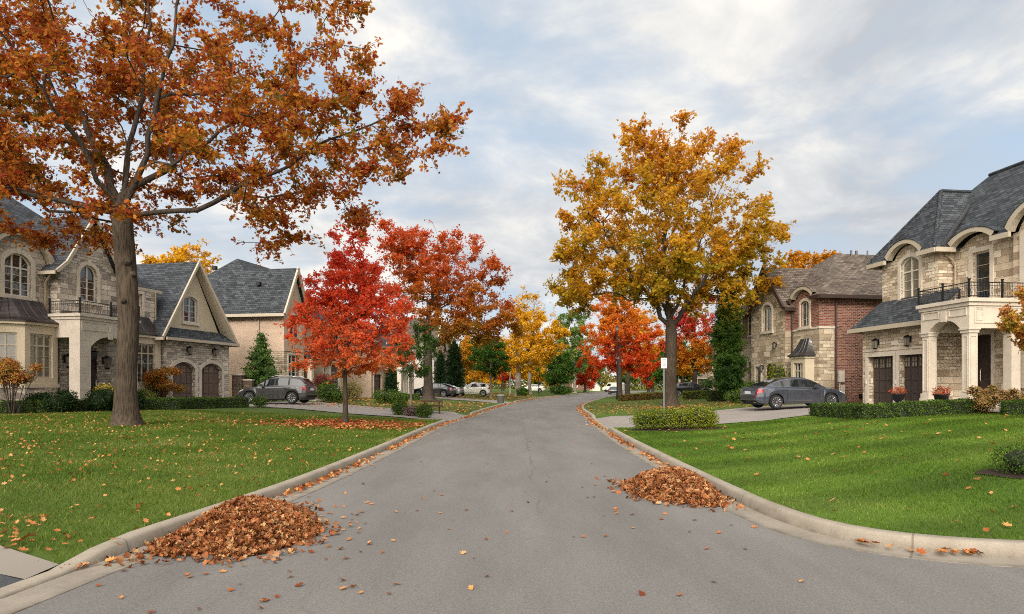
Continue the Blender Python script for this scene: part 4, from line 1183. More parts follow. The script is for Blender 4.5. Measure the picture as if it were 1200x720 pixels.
eave(H, [((-4.15,.31,4.50),(gu,-.09,gz_+.22)), ((gu,-.09,gz_+.22),(3.05,.31,4.50)), ((-3.95,.42,4.47),(2.95,.42,4.47)), ((-4.17,.4,4.44),(-4.17,-9,4.44)), ((3.07,.4,4.44),(3.07,-9,4.44)),
         ((-3.7,-.95,7.28),(-2.75,-.95,7.28)), ((-6.0,-.93,7.26),(-2.75,-.93,7.26)), ((-2.73,-.9,7.26),(-2.73,-8,7.26)), ((-24,-.93,7.26),(-13.3,-.93,7.26)),
         ((GC-2.35,-.38,7.25),(GC-1.75,-.38,7.78)), ((GC-1.75,-.38,7.78),(GC,-.38,10.48)), ((GC,-.38,10.48),(GC+1.75,-.38,7.78)), ((GC+1.75,-.38,7.78),(GC+2.35,-.38,7.25)),
         ((GC-2.37,-.4,7.2),(GC-2.37,-1.6,7.2)), ((GC+2.37,-.4,7.2),(GC+2.37,-1.6,7.2))])
# portico
Pm = H.mb(); pu0, pu1, pv = -10.6, -6.9, 1.0
ped = [(pu0,.5,.86),]
def pier(m, u, v, w, z0, z1):
    m.box(u-w/2, u+w/2, v-w/2, v+w/2, z0, z1); m.box(u-w/2-.05, u+w/2+.05, v-w/2-.05, v+w/2+.05, z0, z0+.35); m.box(u-w/2-.04, u+w/2+.04, v-w/2-.04, v+w/2+.04, z1-.18, z1+.003)
arch = outline(-9.95,-7.55,.5,4.12,.55,n=12)
facade(Pm, H.front(pv), [(pu0,.5),(-9.95,.5),(-9.95,.5)][:2] + [(-9.95,3.57)] + arch[2:][::-1][1:-1] + [(-7.55,3.57),(-7.55,.5),(pu1,.5),(pu1,5.0),(pu0,5.0)])
Pm.poly([(-9.95,pv,.5),(-9.95,pv-.55,.5),(-9.95,pv-.55,3.57),(-9.95,pv,3.57)]); Pm.poly([(-7.55,pv,.5),(-7.55,pv-.55,.5),(-7.55,pv-.55,3.57),(-7.55,pv,3.57)])
ar = arch[2:]
for p, q in zip(ar[:-1], ar[1:]): Pm.poly([(p[0],pv,p[1]),(q[0],pv,q[1]),(q[0],pv-.55,q[1]),(p[0],pv-.55,p[1])])
for u in (pu0, pu1):
    Pm.poly([(u,pv,.5),(u,pv-.6,.5),(u,pv-.6,5.0),(u,pv,5.0)]); Pm.poly([(u,pv-.6,4.0),(u,V2,4.0),(u,V2,5.0),(u,pv-.6,5.0)])
    i = .45 if u == pu0 else -.45
    Pm.poly([(u+i,pv-.55,.5),(u+i,pv-.6,4.0),(u+i,V2,4.0),(u+i,V2,4.6),(u+i,pv-.55,4.6)]); Pm.poly([(u,pv-.6,.5),(u+i,pv-.6,.5),(u+i,pv-.6,4.0),(u,pv-.6,4.0)]); Pm.poly([(u,pv-.6,4.0),(u+i,pv-.6,4.0),(u+i,V2,4.0),(u,V2,4.0)])
Pm.box(pu0+.02,pu1-.02,V2,pv-.02,4.55,4.98)
Pm.box(pu0-.12,pu1+.12,V2+.01,pv+.12,5.0,5.13); Pm.box(pu0-.05,pu1+.05,V2+.005,pv+.05,4.86,4.997)
Pm.box(-8.87,-8.63,pv-.02,pv+.06,4.0,4.6)
for z in (1.5,2.3,3.1,3.85): ring(Pm, H.front(pv), outline(pu0-.004,-9.95,z,z+.022), outline(pu0+.01,-9.96,z+.008,z+.014), -.01, .006)
ring(Pm, H.front(pv), outline(pu0+.1,-8.95,4.35,4.78), outline(pu0+.14,-8.99,4.39,4.74), -.005, .02)
H.add('portico', Pm, M['limestone_grey'])
st = H.mb(); st.box(pu0-.25,pu1+.25,V2,pv+.35,.2,.52); st.box(pu0-.1,pu1+.1,V2,pv+.1,.52,.62); H.add('porch_step', st, M['paving'])
railing(H, [(pu0-.05,V2+.05),(pu0-.05,pv+.05),(-8.75,pv+.05),(pu1+.05,pv+.05),(pu1+.05,V2+.05)], 5.13, .6)
lantern(H, F0, -1.66, 3.85, 1.0); lantern(H, F0, .78, 3.85, 1.0); lantern(H, H.front(V2), -9.75, 2.95, 1.3); lantern(H, H.front(V2), -7.35, 2.95, 1.3)
pipe(H, [(-10.32,-.95,7.1),(-10.3,-1.25,6.7),(-10.3,-1.3,.6)]); pipe(H, [(-10.12,-.5,5.0),(-10.22,-.9,4.5),(-10.25,-1.3,4.3)], .06); pipe(H, [(-3.3,-.86,7.1),(-3.3,-.84,4.7)], .045)
HL1 = H

# ============ right house: buff stone, garage at the far end, columned porch
H = House('buff stone house on the right with columned porch, balcony and dark garage doors', (18.3,35), -7, -1)
zb = .3; W = H.mb(); F0 = H.front(0)
gd = [(-1.88,.02), (-4.15,-2.28)]
facade(W, F0, [(-4.6,zb),(.5,zb),(.5,4.6),(-4.6,4.6)], [outline(a, b_, zb+.02, 3.15) for a, b_ in gd], .3)
W.poly([(.5,0,zb),(.5,-10,zb),(.5,-10,4.6),(.5,0,4.6)]); W.poly([(-4.6,-1.4,zb),(-4.6,0,zb),(-4.6,0,4.6),(-4.6,-1.4,4.6)])
UB = -1.0; RV = -1.8; SV = -1.65
uw = outline(-2.34,-1.06,5.95,8.0,.30); arcU = outline(-2.75,-.55,0,8.62,.62,n=12)[2:][::-1]
facade(W, H.front(UB), [(-3.53,4.5),(.36,4.5),(.36,8.0),(-.55,8.0)] + arcU[::-1] + [(-2.75,8.0),(-3.53,8.0)], [uw], .16)
W.poly([(.36,UB,4.4),(.36,-10,4.4),(.36,-10,8.0),(.36,UB,8.0)]); W.poly([(-3.53,RV,4.4),(-3.53,UB,4.4),(-3.53,UB,8.0),(-3.53,RV,8.0)])
bw = outline(-5.62,-4.66,5.3,7.62,0); arcR = outline(-6.25,-4.05,0,8.42,.42,n=10)[2:]
facade(W, H.front(RV), [(-6.95,4.9),(-3.53,4.9),(-3.53,8.0),(-4.05,8.0)] + arcR + [(-6.25,8.0),(-6.95,8.0)], [bw], .16)
facade(W, H.front(-1.4), [(-6.95,zb),(-4.6,zb),(-4.6,4.95),(-6.95,4.95)], [outline(-6.15,-4.68,1.02,3.9)], .16)
rw = outline(-9.7,-7.55,1.75,4.1); rw2 = outline(-9.5,-7.6,5.4,8.0,.3); arcS = outline(-9.9,-7.2,0,8.95,.95,n=12)[2:]
facade(W, H.front(SV), [(-16,zb),(-6.95,zb),(-6.95,8.0),(-7.2,8.0)] + arcS + [(-9.9,8.0),(-16,8.0)], [rw, rw2, outline(-14,-12,1.75,4.1), outline(-13.8,-12.2,5.4,7.6)], .16)
W.poly([(-6.95,RV,4.9),(-6.95,SV,4.9),(-6.95,SV,8.0),(-6.95,RV,8.0)]); W.poly([(-6.95,-1.4,zb),(-6.95,SV,zb),(-6.95,SV,4.9),(-6.95,-1.4,4.9)])
walls(W, -16, .36, -10, UB, zb, 8.0, 'fr')
H.add('stone_wall', W, M['stone_buff'])
for a, b_ in gd: garage_door(H, F0, a, b_, .72, 3.15, 0, 'garage_black', .28, sur=.22)
window(H, H.front(UB), -2.34,-1.06,5.95,8.0,.30, cols=2, rows=3, trans=7.3, sur=.2, key=True, glass='glass_warm')
window(H, H.front(RV), -5.62,-4.66,5.3,7.62, cols=1, rows=4, sur=.2, fm='trim')
front_door(H, H.front(-1.4), -6.12,-4.71,1.02,3.86, 2)
for a in ((-9.7,-7.55,1.75,4.1,0,3.5),(-9.5,-7.6,5.4,8.0,.3,7.3),(-14,-12,1.75,4.1,0,3.5),(-13.8,-12.2,5.4,7.6,0,None)):
    window(H, H.front(SV), a[0],a[1],a[2],a[3],a[4], cols=3, rows=3, trans=a[5], sur=.3 if a[0] > -11 else .2)
dt = H.mb(); ring(dt, H.front(-1.4), outline(-6.32,-4.62,1.0,4.1), outline(-6.15,-4.68,1.02,3.9), -.02, .06); H.add('door_surround', dt, M['limestone'])
Rf = H.mb(); ze = 8.0
Rf.slab([(-4.8,.42,4.62),(1.05,.42,4.62),(.42,-1.02,6.05),(-4.8,-1.02,6.05)], .12); Rf.slab([(1.05,.42,4.62),(1.05,-9,4.62),(.42,-9,6.05),(.42,-1.02,6.05)], .12)
m1 = (-1.8,-5.2,12.1)
Rf.slab(notched(-16.5, -3.6, -1.25, ze, 4.1/3.95, [(-5.15,1.12,8.02,.42),(-8.55,1.38,8.02,.95)]) + [(-3.6,-1.9,ze+4.1/3.95*.65),(.85,-1.9,ze+4.1/3.95*.65)] + [m1,(-14,-5.2,12.1)]); Rf.slab([(.85,-1.25,ze),(.85,-9.6,ze),m1]); Rf.slab([(.85,-9.6,ze),(-16.5,-9.6,ze),(-14,-5.2,12.1),m1])
ap = (-1.4,-2.9,11.35)
Rf.slab(notched(-3.95, .82, -.5, ze, 3.35/2.4, [(-1.65,1.14,8.02,.62)]) + [ap]); Rf.slab([(.82,-.5,ze),(.82,-4,ze),(-1.4,-5,11.35),ap]); Rf.slab([(-3.95,-4,ze),(-3.95,-.5,ze),ap,(-1.4,-5,11.35)])
H.add('roof', Rf, M['shingle_dark'])
rc = H.mb()
for p, q in (((.82,-.5,ze),ap),((-3.95,-.5,ze),ap),(ap,(-1.4,-4.6,11.35)),(m1,(-14,-5.2,12.1))): rc.tube([(p[0],p[1],p[2]+.03),(q[0],q[1],q[2]+.03)], .09, 6)
H.add('ridge_cap', rc, M['shingle_dark'])
fl = H.mb(); fl.tube([(-3.95,-.9,ze+.06),(-2.6,-3.4,10.3)], .09, 6); H.add('valley_flashing', fl, M['copper_light'])
eyebrow(H, -1.65, 1.14, 8.02, .62, -2.6, -.62, 'shingle_dark'); eyebrow(H, -5.15, 1.12, 8.02, .42, -3, -1.22, 'shingle_dark'); eyebrow(H, -8.55, 1.38, 8.02, .95, -3.4, -1.22, 'shingle_dark')
eave(H, [((-4.8,.45,4.62),(1.05,.45,4.62)),((1.08,.42,4.62),(1.08,-9,4.62)),((.85,-.52,ze),(-.5,-.52,ze)),((-2.8,-.52,ze),(-3.97,-.52,ze)),((.87,-.5,ze),(.87,-9.6,ze)),((-3.97,-.5,ze),(-3.97,-1.5,ze)),
         ((-6.25,-1.24,ze),(-7.2,-1.24,ze)),((-9.9,-1.24,ze),(-16.5,-1.24,ze)),((-3.9,-1.24,ze),(-4.05,-1.24,ze))], .19, .14)
fs = H.mb(); fs.box(-4.58,.48,-.01,.03,3.42,3.52); H.add('string_course', fs, M['limestone'])
# porch
Pm = H.mb(); a0, a1, pv = -7.7, -5.0, 1.0
fl_ = 1.02
cols_ = {}
for u in (a0+.24, a1-.24): cols_[u] = H.mb(); pier(cols_[u], u, pv-.22, .38, fl_-.02, 4.0)
pc_ = H.mb(); pier(pc_, a0+.24, -1.1, .4, fl_-.02, 4.0)
ar = outline(a0+.48, a1-.48, 0, 4.42, .42, n=12)[2:]
facade(Pm, H.front(pv), [(a0,4.0),(a0,5.05),(a1,5.05),(a1,4.0),(a1-.48,4.0)] + [p for p in ar] + [(a0+.48,4.0)])
for p, q in zip(ar[:-1], ar[1:]): Pm.poly([(p[0],pv,p[1]),(q[0],pv,q[1]),(q[0],pv-.45,q[1]),(p[0],pv-.45,p[1])])
facade(Pm, H.front(pv-.45), [(a0,4.0),(a0,5.05),(a1,5.05),(a1,4.0),(a1-.48,4.0)] + [p for p in ar] + [(a0+.48,4.0)])
for u, i in ((a0, .45), (a1, -.45)):
    Pm.poly([(u,pv,4.0),(u,-1.8,4.0),(u,-1.8,5.05),(u,pv,5.05)]); Pm.poly([(u,pv,4.0),(u+i,pv,4.0),(u+i,-1.8,4.0),(u,-1.8,4.0)]); Pm.poly([(u+i,pv-.45,4.0),(u+i,-1.8,4.0),(u+i,-1.8,4.7),(u+i,pv-.45,4.7)])
Pm.box(a0+.01,a1-.01,-1.8,pv-.01,4.7,5.04); Pm.box(a0-.14,a1+.14,-1.79,pv+.14,5.05,5.2); Pm.box(a0-.06,a1+.06,-1.79,pv+.06,4.9,5.047)
for v0, v1 in ((.1,.62),(-.9,-.2)): Pm.box(a0-.02,a0+.0,v0-.4,v1-.2,4.25,4.8)
Pm.box(-6.5,-6.2,pv-.01,pv+.05,4.36,4.8)
def mould(m, pl, a, b_, z, y, w=.05, o=.03): ring(m, pl, outline(a, b_, z, y), outline(a+w, b_-w, z+w, y-w), -.005, o)
mould(Pm, H.front(pv), a0+.12, -6.62, 4.52, 4.86); mould(Pm, H.front(pv), -6.08, a1-.12, 4.52, 4.86); mould(Pm, H.side(a0, -1), -1.3, .8, 4.2, 4.86); mould(Pm, H.side(a0, -1), -1.2, .7, 4.3, 4.76, .02, .015)
for u in (a0+.24, a1-.24):
    Pc = cols_[u]
    mould(Pc, H.front(pv-.03), u-.14, u+.14, fl_+.42, 3.7, .035, .022)
    mould(Pc, H.side(u-.19, -1), pv-.36, pv-.08, fl_+.42, 3.7, .035, .022)
    Pc.box(u-.27,u+.27,pv-.49,pv+.05,3.94,4.003); Pc.box(u-.27,u+.27,pv-.49,pv+.05,fl_-.03,fl_+.12)
po = H.add('portico', Pm, M['limestone'])
for k in list(cols_.values()) + [pc_]: H.add('column', k, M['limestone'], po)
st = H.mb(); st.box(a0-.3,a1+.25,-1.4,pv+.3,.5,fl_); st.box(a0-.6,a1+.5,-1.4,pv+.65,.45,fl_-.16); st.box(a0-.95,a1+.7,-1.4,pv+1.0,.4,fl_-.3); H.add('porch_step', st, M['paving'])
railing(H, [(a1+.06,-.9),(a1+.06,pv+.06),(-6.35,pv+.06),(a0-.06,pv+.06),(a0-.06,-.4),(a0-.06,-1.75)], 5.2, .62)
lantern(H, F0, -.75, 3.82, 1.0); lantern(H, F0, -3.05, 3.82, 1.0)
np_ = H.mb(); np_.box(-2.25,-1.75,.02,.05,3.66,3.88); H.add('house_plaque', np_, M['trim_white'])
pipe(H, [(-3.66,-1.3,7.75),(-3.7,-1.6,7.5),(-3.72,-1.72,7.3),(-3.72,-1.72,5.2)], .05, 'pipe_tan'); pipe(H, [(-7.25,-1.2,4.6),(-7.25,-1.22,4.3),(-7.25,-1.22,.8)], .05, 'pipe_tan')
for u in (.14, -2.4, -4.27):
    k = H.mb(); k.box(u-.05,u+.05,-.01,.04,1.75,1.95)
for u in (.10, -2.13): k = H.mb(); k.box(u,u+.10,.055,.08,1.78,1.96); H.add('keypad', k, M['trim_white'])
HR1 = H

# ============ brick house beyond it
H = House('red brick house beyond the grey sedan, stone faced to the first floor, brown roof', (18.45,41), -9, -1)
zb = .3; W = H.mb(); W2 = H.mb(); F0 = H.front(0)
upw = outline(1.02,1.9,5.35,6.95,.18); arcU = outline(.45,2.45,0,7.62,.5,n=10)[2:]
facade(W2, F0, [(0,5.2),(2.95,5.2),(2.95,7.12),(2.45,7.12)][:2] + [(2.95,7.12),(2.45,7.12)] + arcU[:] [::1] + [(.45,7.12),(0,7.12)], [upw], .15)
facade(W, F0, [(0,zb),(2.95,zb),(2.95,5.2),(0,5.2)])
W.poly([(0,-1.0,zb),(0,0,zb),(0,0,5.2),(0,-1.0,5.2)]); W2.poly([(0,-1.0,5.2),(0,0,5.2),(0,0,7.12),(0,-1.0,7.12)])
W2.poly([(0,-13,zb),(0,-1.0,zb),(0,-1.0,7.12),(0,-13,7.12)])
BV = .45
gw = outline(4.55,5.75,5.35,7.15,.4); dr = outline(4.35,5.35,.92,3.15,.5)
facade(W, H.front(BV), [(2.95,zb),(7.3,zb),(7.3,7.0),(5.12,9.45),(2.95,7.0)], [gw, dr, outline(5.95,6.7,1.8,3.0)], .15)
W.poly([(2.95,-1,zb),(2.95,BV,zb),(2.95,BV,5.2),(2.95,-1,5.2)]); W2.poly([(2.95,-1,5.2),(2.95,BV,5.2),(2.95,BV,7.12),(2.95,-1,7.12)]); W2.poly([(7.3,BV,zb),(7.3,-5,zb),(7.3,-5,7.0),(7.3,BV,7.0)])
facade(W, H.front(-.5), [(7.3,zb),(10.4,zb),(10.4,5.2),(7.3,5.2)], [outline(8.2,9.4,1.8,3.4)]); facade(W2, H.front(-.5), [(7.3,5.2),(10.4,5.2),(10.4,7.12),(7.3,7.12)], [outline(8.3,9.3,5.4,6.8)])
walls(W2, 0, 10.4, -13, -.5, zb, 7.12, 'fl')
H.add('stone_wall', W, M['stone_tan']); H.add('brick_wall', W2, M['brick_red'])
window(H, F0, 1.02,1.9,5.35,6.95,.18, cols=2, rows=3, sur=.18, fm='trim'); window(H, H.front(BV), 4.55,5.75,5.35,7.15,.4, cols=3, rows=4, sur=.16, fm='trim')
front_door(H, H.front(BV), 4.38,5.32,.94,2.95, 1); window(H, H.front(BV), 5.95,6.7,1.8,3.0, cols=1, rows=2, fm='trim')
window(H, H.front(-.5), 8.2,9.4,1.8,3.4, fm='trim'); window(H, H.front(-.5), 8.3,9.3,5.4,6.8, fm='trim')
bc = H.mb(); bc.box(-.04,2.97,-.02,.05,5.14,5.26); bc.box(-.05,.0,-1.02,.05,5.137,5.263); H.add('belt_course', bc, M['limestone'])
B = H.mb(); b0, b1 = .5, 2.05
facade(B, H.front(.6), [(b0,zb),(b1,zb),(b1,3.5),(b0,3.5)], [outline(.78,1.78,1.15,3.1)], .14)
B.poly([(b0,0,zb),(b0,.6,zb),(b0,.6,3.5),(b0,0,3.5)]); B.poly([(b1,.6,zb),(b1,0,zb),(b1,0,3.5),(b1,.6,3.5)]); B.box(b0-.08,b1+.08,.0,.68,3.38,3.52)
H.add('bay', B, M['stucco']); window(H, H.front(.6), .78,1.78,1.15,3.1, cols=3, rows=3, trans=2.6, sur=0, fm='trim')
copper_hood(H, [(b0-.15,0),(b0-.15,.75),(b1+.15,.75),(b1+.15,0)], [(b0+.25,.02),(b0+.35,.12),(b1-.35,.12),(b1-.25,.02)], 3.54, 4.6, 'copper_light')
Rf = H.mb()
ha, hb = (5.2,-4.65,10.75), (5.2,-8.4,10.75)
Rf.slab(notched(-.5, 10.9, .35, 7.12, 3.63/5.0, [(1.45,1.05,7.15,.5)]) + [ha]); Rf.slab([(-.5,-13.4,7.12),(-.5,.35,7.12),ha,hb]); Rf.slab([(10.9,.35,7.12),(10.9,-13.4,7.12),hb,ha]); Rf.slab([(10.9,-13.4,7.12),(-.5,-13.4,7.12),hb])
for s_ in (-1, 1): Rf.slab([(5.12+s_*2.55,.75,6.68),(5.12,.75,9.66),(5.12,-6,9.66),(5.12+s_*2.55,-6,6.68)], .12)
H.add('roof', Rf, M['shingle_brown']); eyebrow(H, 1.45, 1.05, 7.15, .5, -3, .3, 'shingle_brown')
eave(H, [((-.52,.37,7.1),(.4,.37,7.1)),((2.5,.37,7.1),(2.95,.37,7.1)),((-.53,.35,7.1),(-.53,-13.4,7.1)),((2.57,.77,6.7),(5.12,.77,9.7)),((5.12,.77,9.7),(7.67,.77,6.7)),((2.55,.75,6.66),(2.55,-.4,6.66)),((7.7,.0,7.1),(10.9,.0,7.1))], .2, .14, 'pipe_brown')
vt = H.mb(); vt.box(2.6,2.8,-7.3,-7.05,9.4,9.75); vt.box(2.2,2.45,-9.3,-9.0,9.2,9.5); vt.tube([(4.9,-5.6,10.5),(4.9,-5.6,10.95)], .06); vt.tube([(5.2,-6.2,10.6),(5.2,-6.2,11.0)], .08); vt.tube([(4.6,-6.6,10.4),(4.6,-6.6,10.9)], .05); H.add('roof_vent', vt, M['copper_light'])
pipe(H, [(-.09,-1.05,7.0),(-.08,-1.05,.7)], .06, 'pipe_brown'); pipe(H, [(2.8,.06,6.9),(2.8,.06,.8)], .05, 'pipe_brown')
mt = H.mb(); mt.box(-.2,-.01,-1.55,-1.2,1.9,2.6); mt.box(-.16,-.01,-1.6,-1.35,1.25,1.75); mt.tube([(-.08,-1.3,1.9),(-.08,-1.3,.6)], .04); mt.tube([(-.08,-1.48,1.3),(-.08,-1.48,.6)], .03); H.add('meter_box', mt, M['limestone_grey'])
gm = H.mb(); gm.box(-.3,-.01,-2.95,-2.6,.95,1.2); gm.tube([(-.12,-2.78,.5),(-.12,-2.78,.95)], .03); H.add('gas_meter', gm, M['iron'])
for a, z in ((4.0,4.35),(4.05,2.9),(5.65,2.9)): lantern(H, H.front(BV), a, z, .85)
HR2 = H

# ============ pink brick house on the left, beyond the garage
H = House('pinkish brick house with front gable and charcoal hip roof behind the grey SUV', (-16.7,50), 11.7, 1)
zb = .3; W = H.mb(); W2 = H.mb(); F0 = H.front(0)
facade(W2, F0, [(0,4.35),(2.95,4.35),(2.95,7.35),(1.47,10.2),(0,7.35)], [outline(.75,2.2,5.3,7.0,.2)], .15)
facade(W, F0, [(0,zb),(2.95,zb),(2.95,4.25),(0,4.25)], [outline(.6,2.4,1.5,4.0)], .15); W.box(-.05,3.0,-.02,.06,4.25,4.36)
W.poly([(0,-1.6,zb),(0,0,zb),(0,0,4.25),(0,-1.6,4.25)]); W2.poly([(0,-1.6,4.25),(0,0,4.25),(0,0,7.35),(0,-1.6,7.35)]); W2.poly([(0,-12,zb),(0,-1.6,zb),(0,-1.6,7.35),(0,-12,7.35)])
W2.poly([(2.95,0,zb),(2.95,-1.2,zb),(2.95,-1.2,7.35),(2.95,0,7.35)])
facade(W2, H.front(-1.2), [(2.95,zb),(13,zb),(13,7.0),(2.95,7.0)], [outline(3.7,5.0,4.9,6.5), outline(6.3,8.0,4.9,6.5), outline(9.5,11.5,4.9,6.5), outline(4.0,5.4,.8,3.2), outline(8.5,11.5,1.4,3.6)], .15)
walls(W2, 0, 13, -12, -1.2, zb, 7.0, 'fl')
H.add('brick_wall', W2, M['brick_pink']); H.add('stone_wall', W, M['stone_buff'])
window(H, F0, .75,2.2,5.3,7.0,.2, cols=2, rows=3, sur=.14); window(H, F0, .6,2.4,1.5,4.0, cols=3, rows=3, trans=3.3, sur=.12)
for a in ((3.7,5.0,4.9,6.5),(6.3,8.0,4.9,6.5),(9.5,11.5,4.9,6.5),(8.5,11.5,1.4,3.6)): window(H, H.front(-1.2), *a, cols=2, rows=3, sur=.12)
front_door(H, H.front(-1.2), 4.05,5.35,.82,3.15, 2)
pc = H.mb(); pc.box(3.1,6.4,-1.18,.6,3.4,3.75)
for u in (3.3, 6.2): pier(pc, u, .35, .35, .6, 3.4)
H.add('porch', pc, M['limestone'])
sg = H.mb(); sg.box(3.0,6.6,-1.2,1.0,.4,.62); H.add('porch_step', sg, M['paving'])
Rf = H.mb(); hip(Rf, -.45, 13.5, -12.4, -.75, 7.05, 12.0, 'u', 4.6)
for s_ in (-1, 1): Rf.slab([(1.47+s_*1.95,.3,6.95),(1.47,.3,10.55),(1.47,-6.2,10.55),(1.47+s_*1.95,-6.2,6.95)], .12)
Rf.slab([(2.95,.9,3.78),(6.6,.9,3.78),(6.6,-1.2,4.5),(2.95,-1.2,4.5)], .1)
H.add('roof', Rf, M['shingle_dark'])
eave(H, [((-.48,.3,6.93),(1.47,.32,10.58)),((1.47,.32,10.58),(3.42,.32,6.93)),((-.48,.3,6.93),(-.48,-12.4,6.98)),((3.4,-.73,7.03),(13.5,-.73,7.03))], .2, .14)
rv = H.mb(); rv.box(.5,.75,-2.6,-2.3,9.2,9.45); rv.box(3.2,3.5,-8.2,-7.9,11.0,11.3); H.add('roof_vent', rv, M['iron'])
pipe(H, [(-.1,-2.0,6.9),(-.08,-2.0,.7)], .05, 'pipe_pink')
HL2 = H

# ============ plainer houses further along
def plain_house(label, o, ang, side, u1, depth, wall, roof, ze=6.6, zr=10.2, gable=None, garage=None, zb=.1, storeys=2, along='u', doorcol='door', portico=False):
    H = House(label, o, ang, side); W = H.mb(); F0 = H.front(0); holes = []; spec = []
    n = max(2, int(u1/3)); w = u1/n
    for i in range(n):
        c = w*(i+.5)
        for k in range(storeys):
            if garage and garage[0]-.2 < c < garage[1]+.2 and k == 0: continue
            z0 = 1.3+3.0*k; a = (c-.7, c+.7, z0, z0+1.7); holes.append(outline(*a)); spec.append(a)
    if garage: holes.append(outline(garage[0], garage[1], zb+.02, 2.8))
    out = [(0,zb),(u1,zb),(u1,ze),(0,ze)]
    facade(W, F0, out, holes, .15); walls(W, 0, u1, -depth, 0, zb, ze, 'f')
    if gable:
        g0, g1_, gh = gable; facade(W, H.front(.5), [(g0,zb),(g1_,zb),(g1_,ze),((g0+g1_)/2,ze+gh),(g0,ze)], [outline((g0+g1_)/2-.8,(g0+g1_)/2+.8,1.3,3.4,.5), outline((g0+g1_)/2-.7,(g0+g1_)/2+.7,4.3,6.3,.5)], .15)
        W.poly([(g0,-1,zb),(g0,.5,zb),(g0,.5,ze),(g0,-1,ze)]); W.poly([(g1_,.5,zb),(g1_,-1,zb),(g1_,-1,ze),(g1_,.5,ze)])
    H.add('wall', W, M[wall])
    for a in spec:
        if gable and gable[0]-.8 < (a[0]+a[1])/2 < gable[1]+.8: continue
        window(H, F0, *a, cols=2, rows=3, sur=.12)
    if garage: garage_door(H, F0, garage[0], garage[1], zb+.25, 2.8, sur=.15)
    Rf = H.mb(); hip(Rf, -.5, u1+.5, -depth-.5, .5, ze, zr, along)
    ev = [((-.5,.5,ze),(u1+.5,.5,ze)),((-.52,.5,ze),(-.52,-depth-.5,ze)),((u1+.52,.5,ze),(u1+.52,-depth-.5,ze))]
    if gable:
        c = (g0+g1_)/2; hw = (g1_-g0)/2+.35; s_ = gh/((g1_-g0)/2)
        window(H, H.front(.5), c-.8, c+.8, 1.3, 3.4, .5, cols=3, rows=3, sur=.14); window(H, H.front(.5), c-.7, c+.7, 4.3, 6.3, .5, cols=2, rows=3, sur=.14)
        for q in (-1, 1):
            Rf.slab([(c+q*hw,.85,ze+gh+.15-s_*hw),(c,.85,ze+gh+.15),(c,-depth*.5,ze+gh+.15),(c+q*hw,-depth*.5,ze+gh+.15-s_*hw)], .12); ev.append(((c+q*hw,.87,ze+gh+.17-s_*hw),(c,.87,ze+gh+.17)))
    H.add('roof', Rf, M[roof]); eave(H, ev, .2, .14)
    if portico:
        p = H.mb(); a, b_ = portico
        for u in np.linspace(a, b_, 3): pier(p, u, 1.6, .42, .4, 3.3)
        p.box(a-.4,b_+.4,-.0,1.95,3.3,3.9); H.add('portico', p, M['trim_white']); d_ = H.mb()
        front_door(H, F0, (a+b_)/2-.6, (a+b_)/2+.6, .6, 2.9, 2, doorcol)
    return H
M['door_blue'] = plain('blue_grey_door', '#5b6672', .5)
M['wall_white'] = plain('pale_grey_render', '#b3aba3', .9, var=.08, bump=.2)
M['wall_rust'] = masonry('rust_brick', ['#5b3a2e','#6b4536','#7a5344'], '#7b6c61', .24, .085, .01, .3)
plain_house('pinkish house with white columns and blue grey door, half hidden by the red maple', (-13.6,66), 11, 1, 9.5, 9, 'brick_pink', 'shingle_dark', 5.6, 9.0, portico=(3.5,7.0), doorcol='door_blue', garage=(.6,2.6))
plain_house('pale rendered house with tall gable and arched windows, behind the rust maple', (-10.6,86), 11, 1, 12, 10, 'wall_white', 'shingle_brown', 6.8, 10.0, gable=(1.0,5.4,3.6), garage=(7.5,10.2))
plain_house('tan brick house beyond the red brick one, behind the columnar tree', (22.8,58), -11, -1, 12, 10, 'brick_tan', 'shingle_brown', 6.4, 9.6, gable=(5,9,2.4), portico=(1.0,4.0))
plain_house('far low brick house at the bend of the road behind green trees', (16.5,196), 78, 1, 6.5, 6, 'wall_rust', 'shingle_brown', 3.1, 5.4, zb=-.1, storeys=1)
plain_house('far tan house on the right beyond the orange tree', (32,110), -12, -1, 12, 10, 'brick_tan', 'shingle_brown', 6.2, 9.4, garage=(1,4.5))
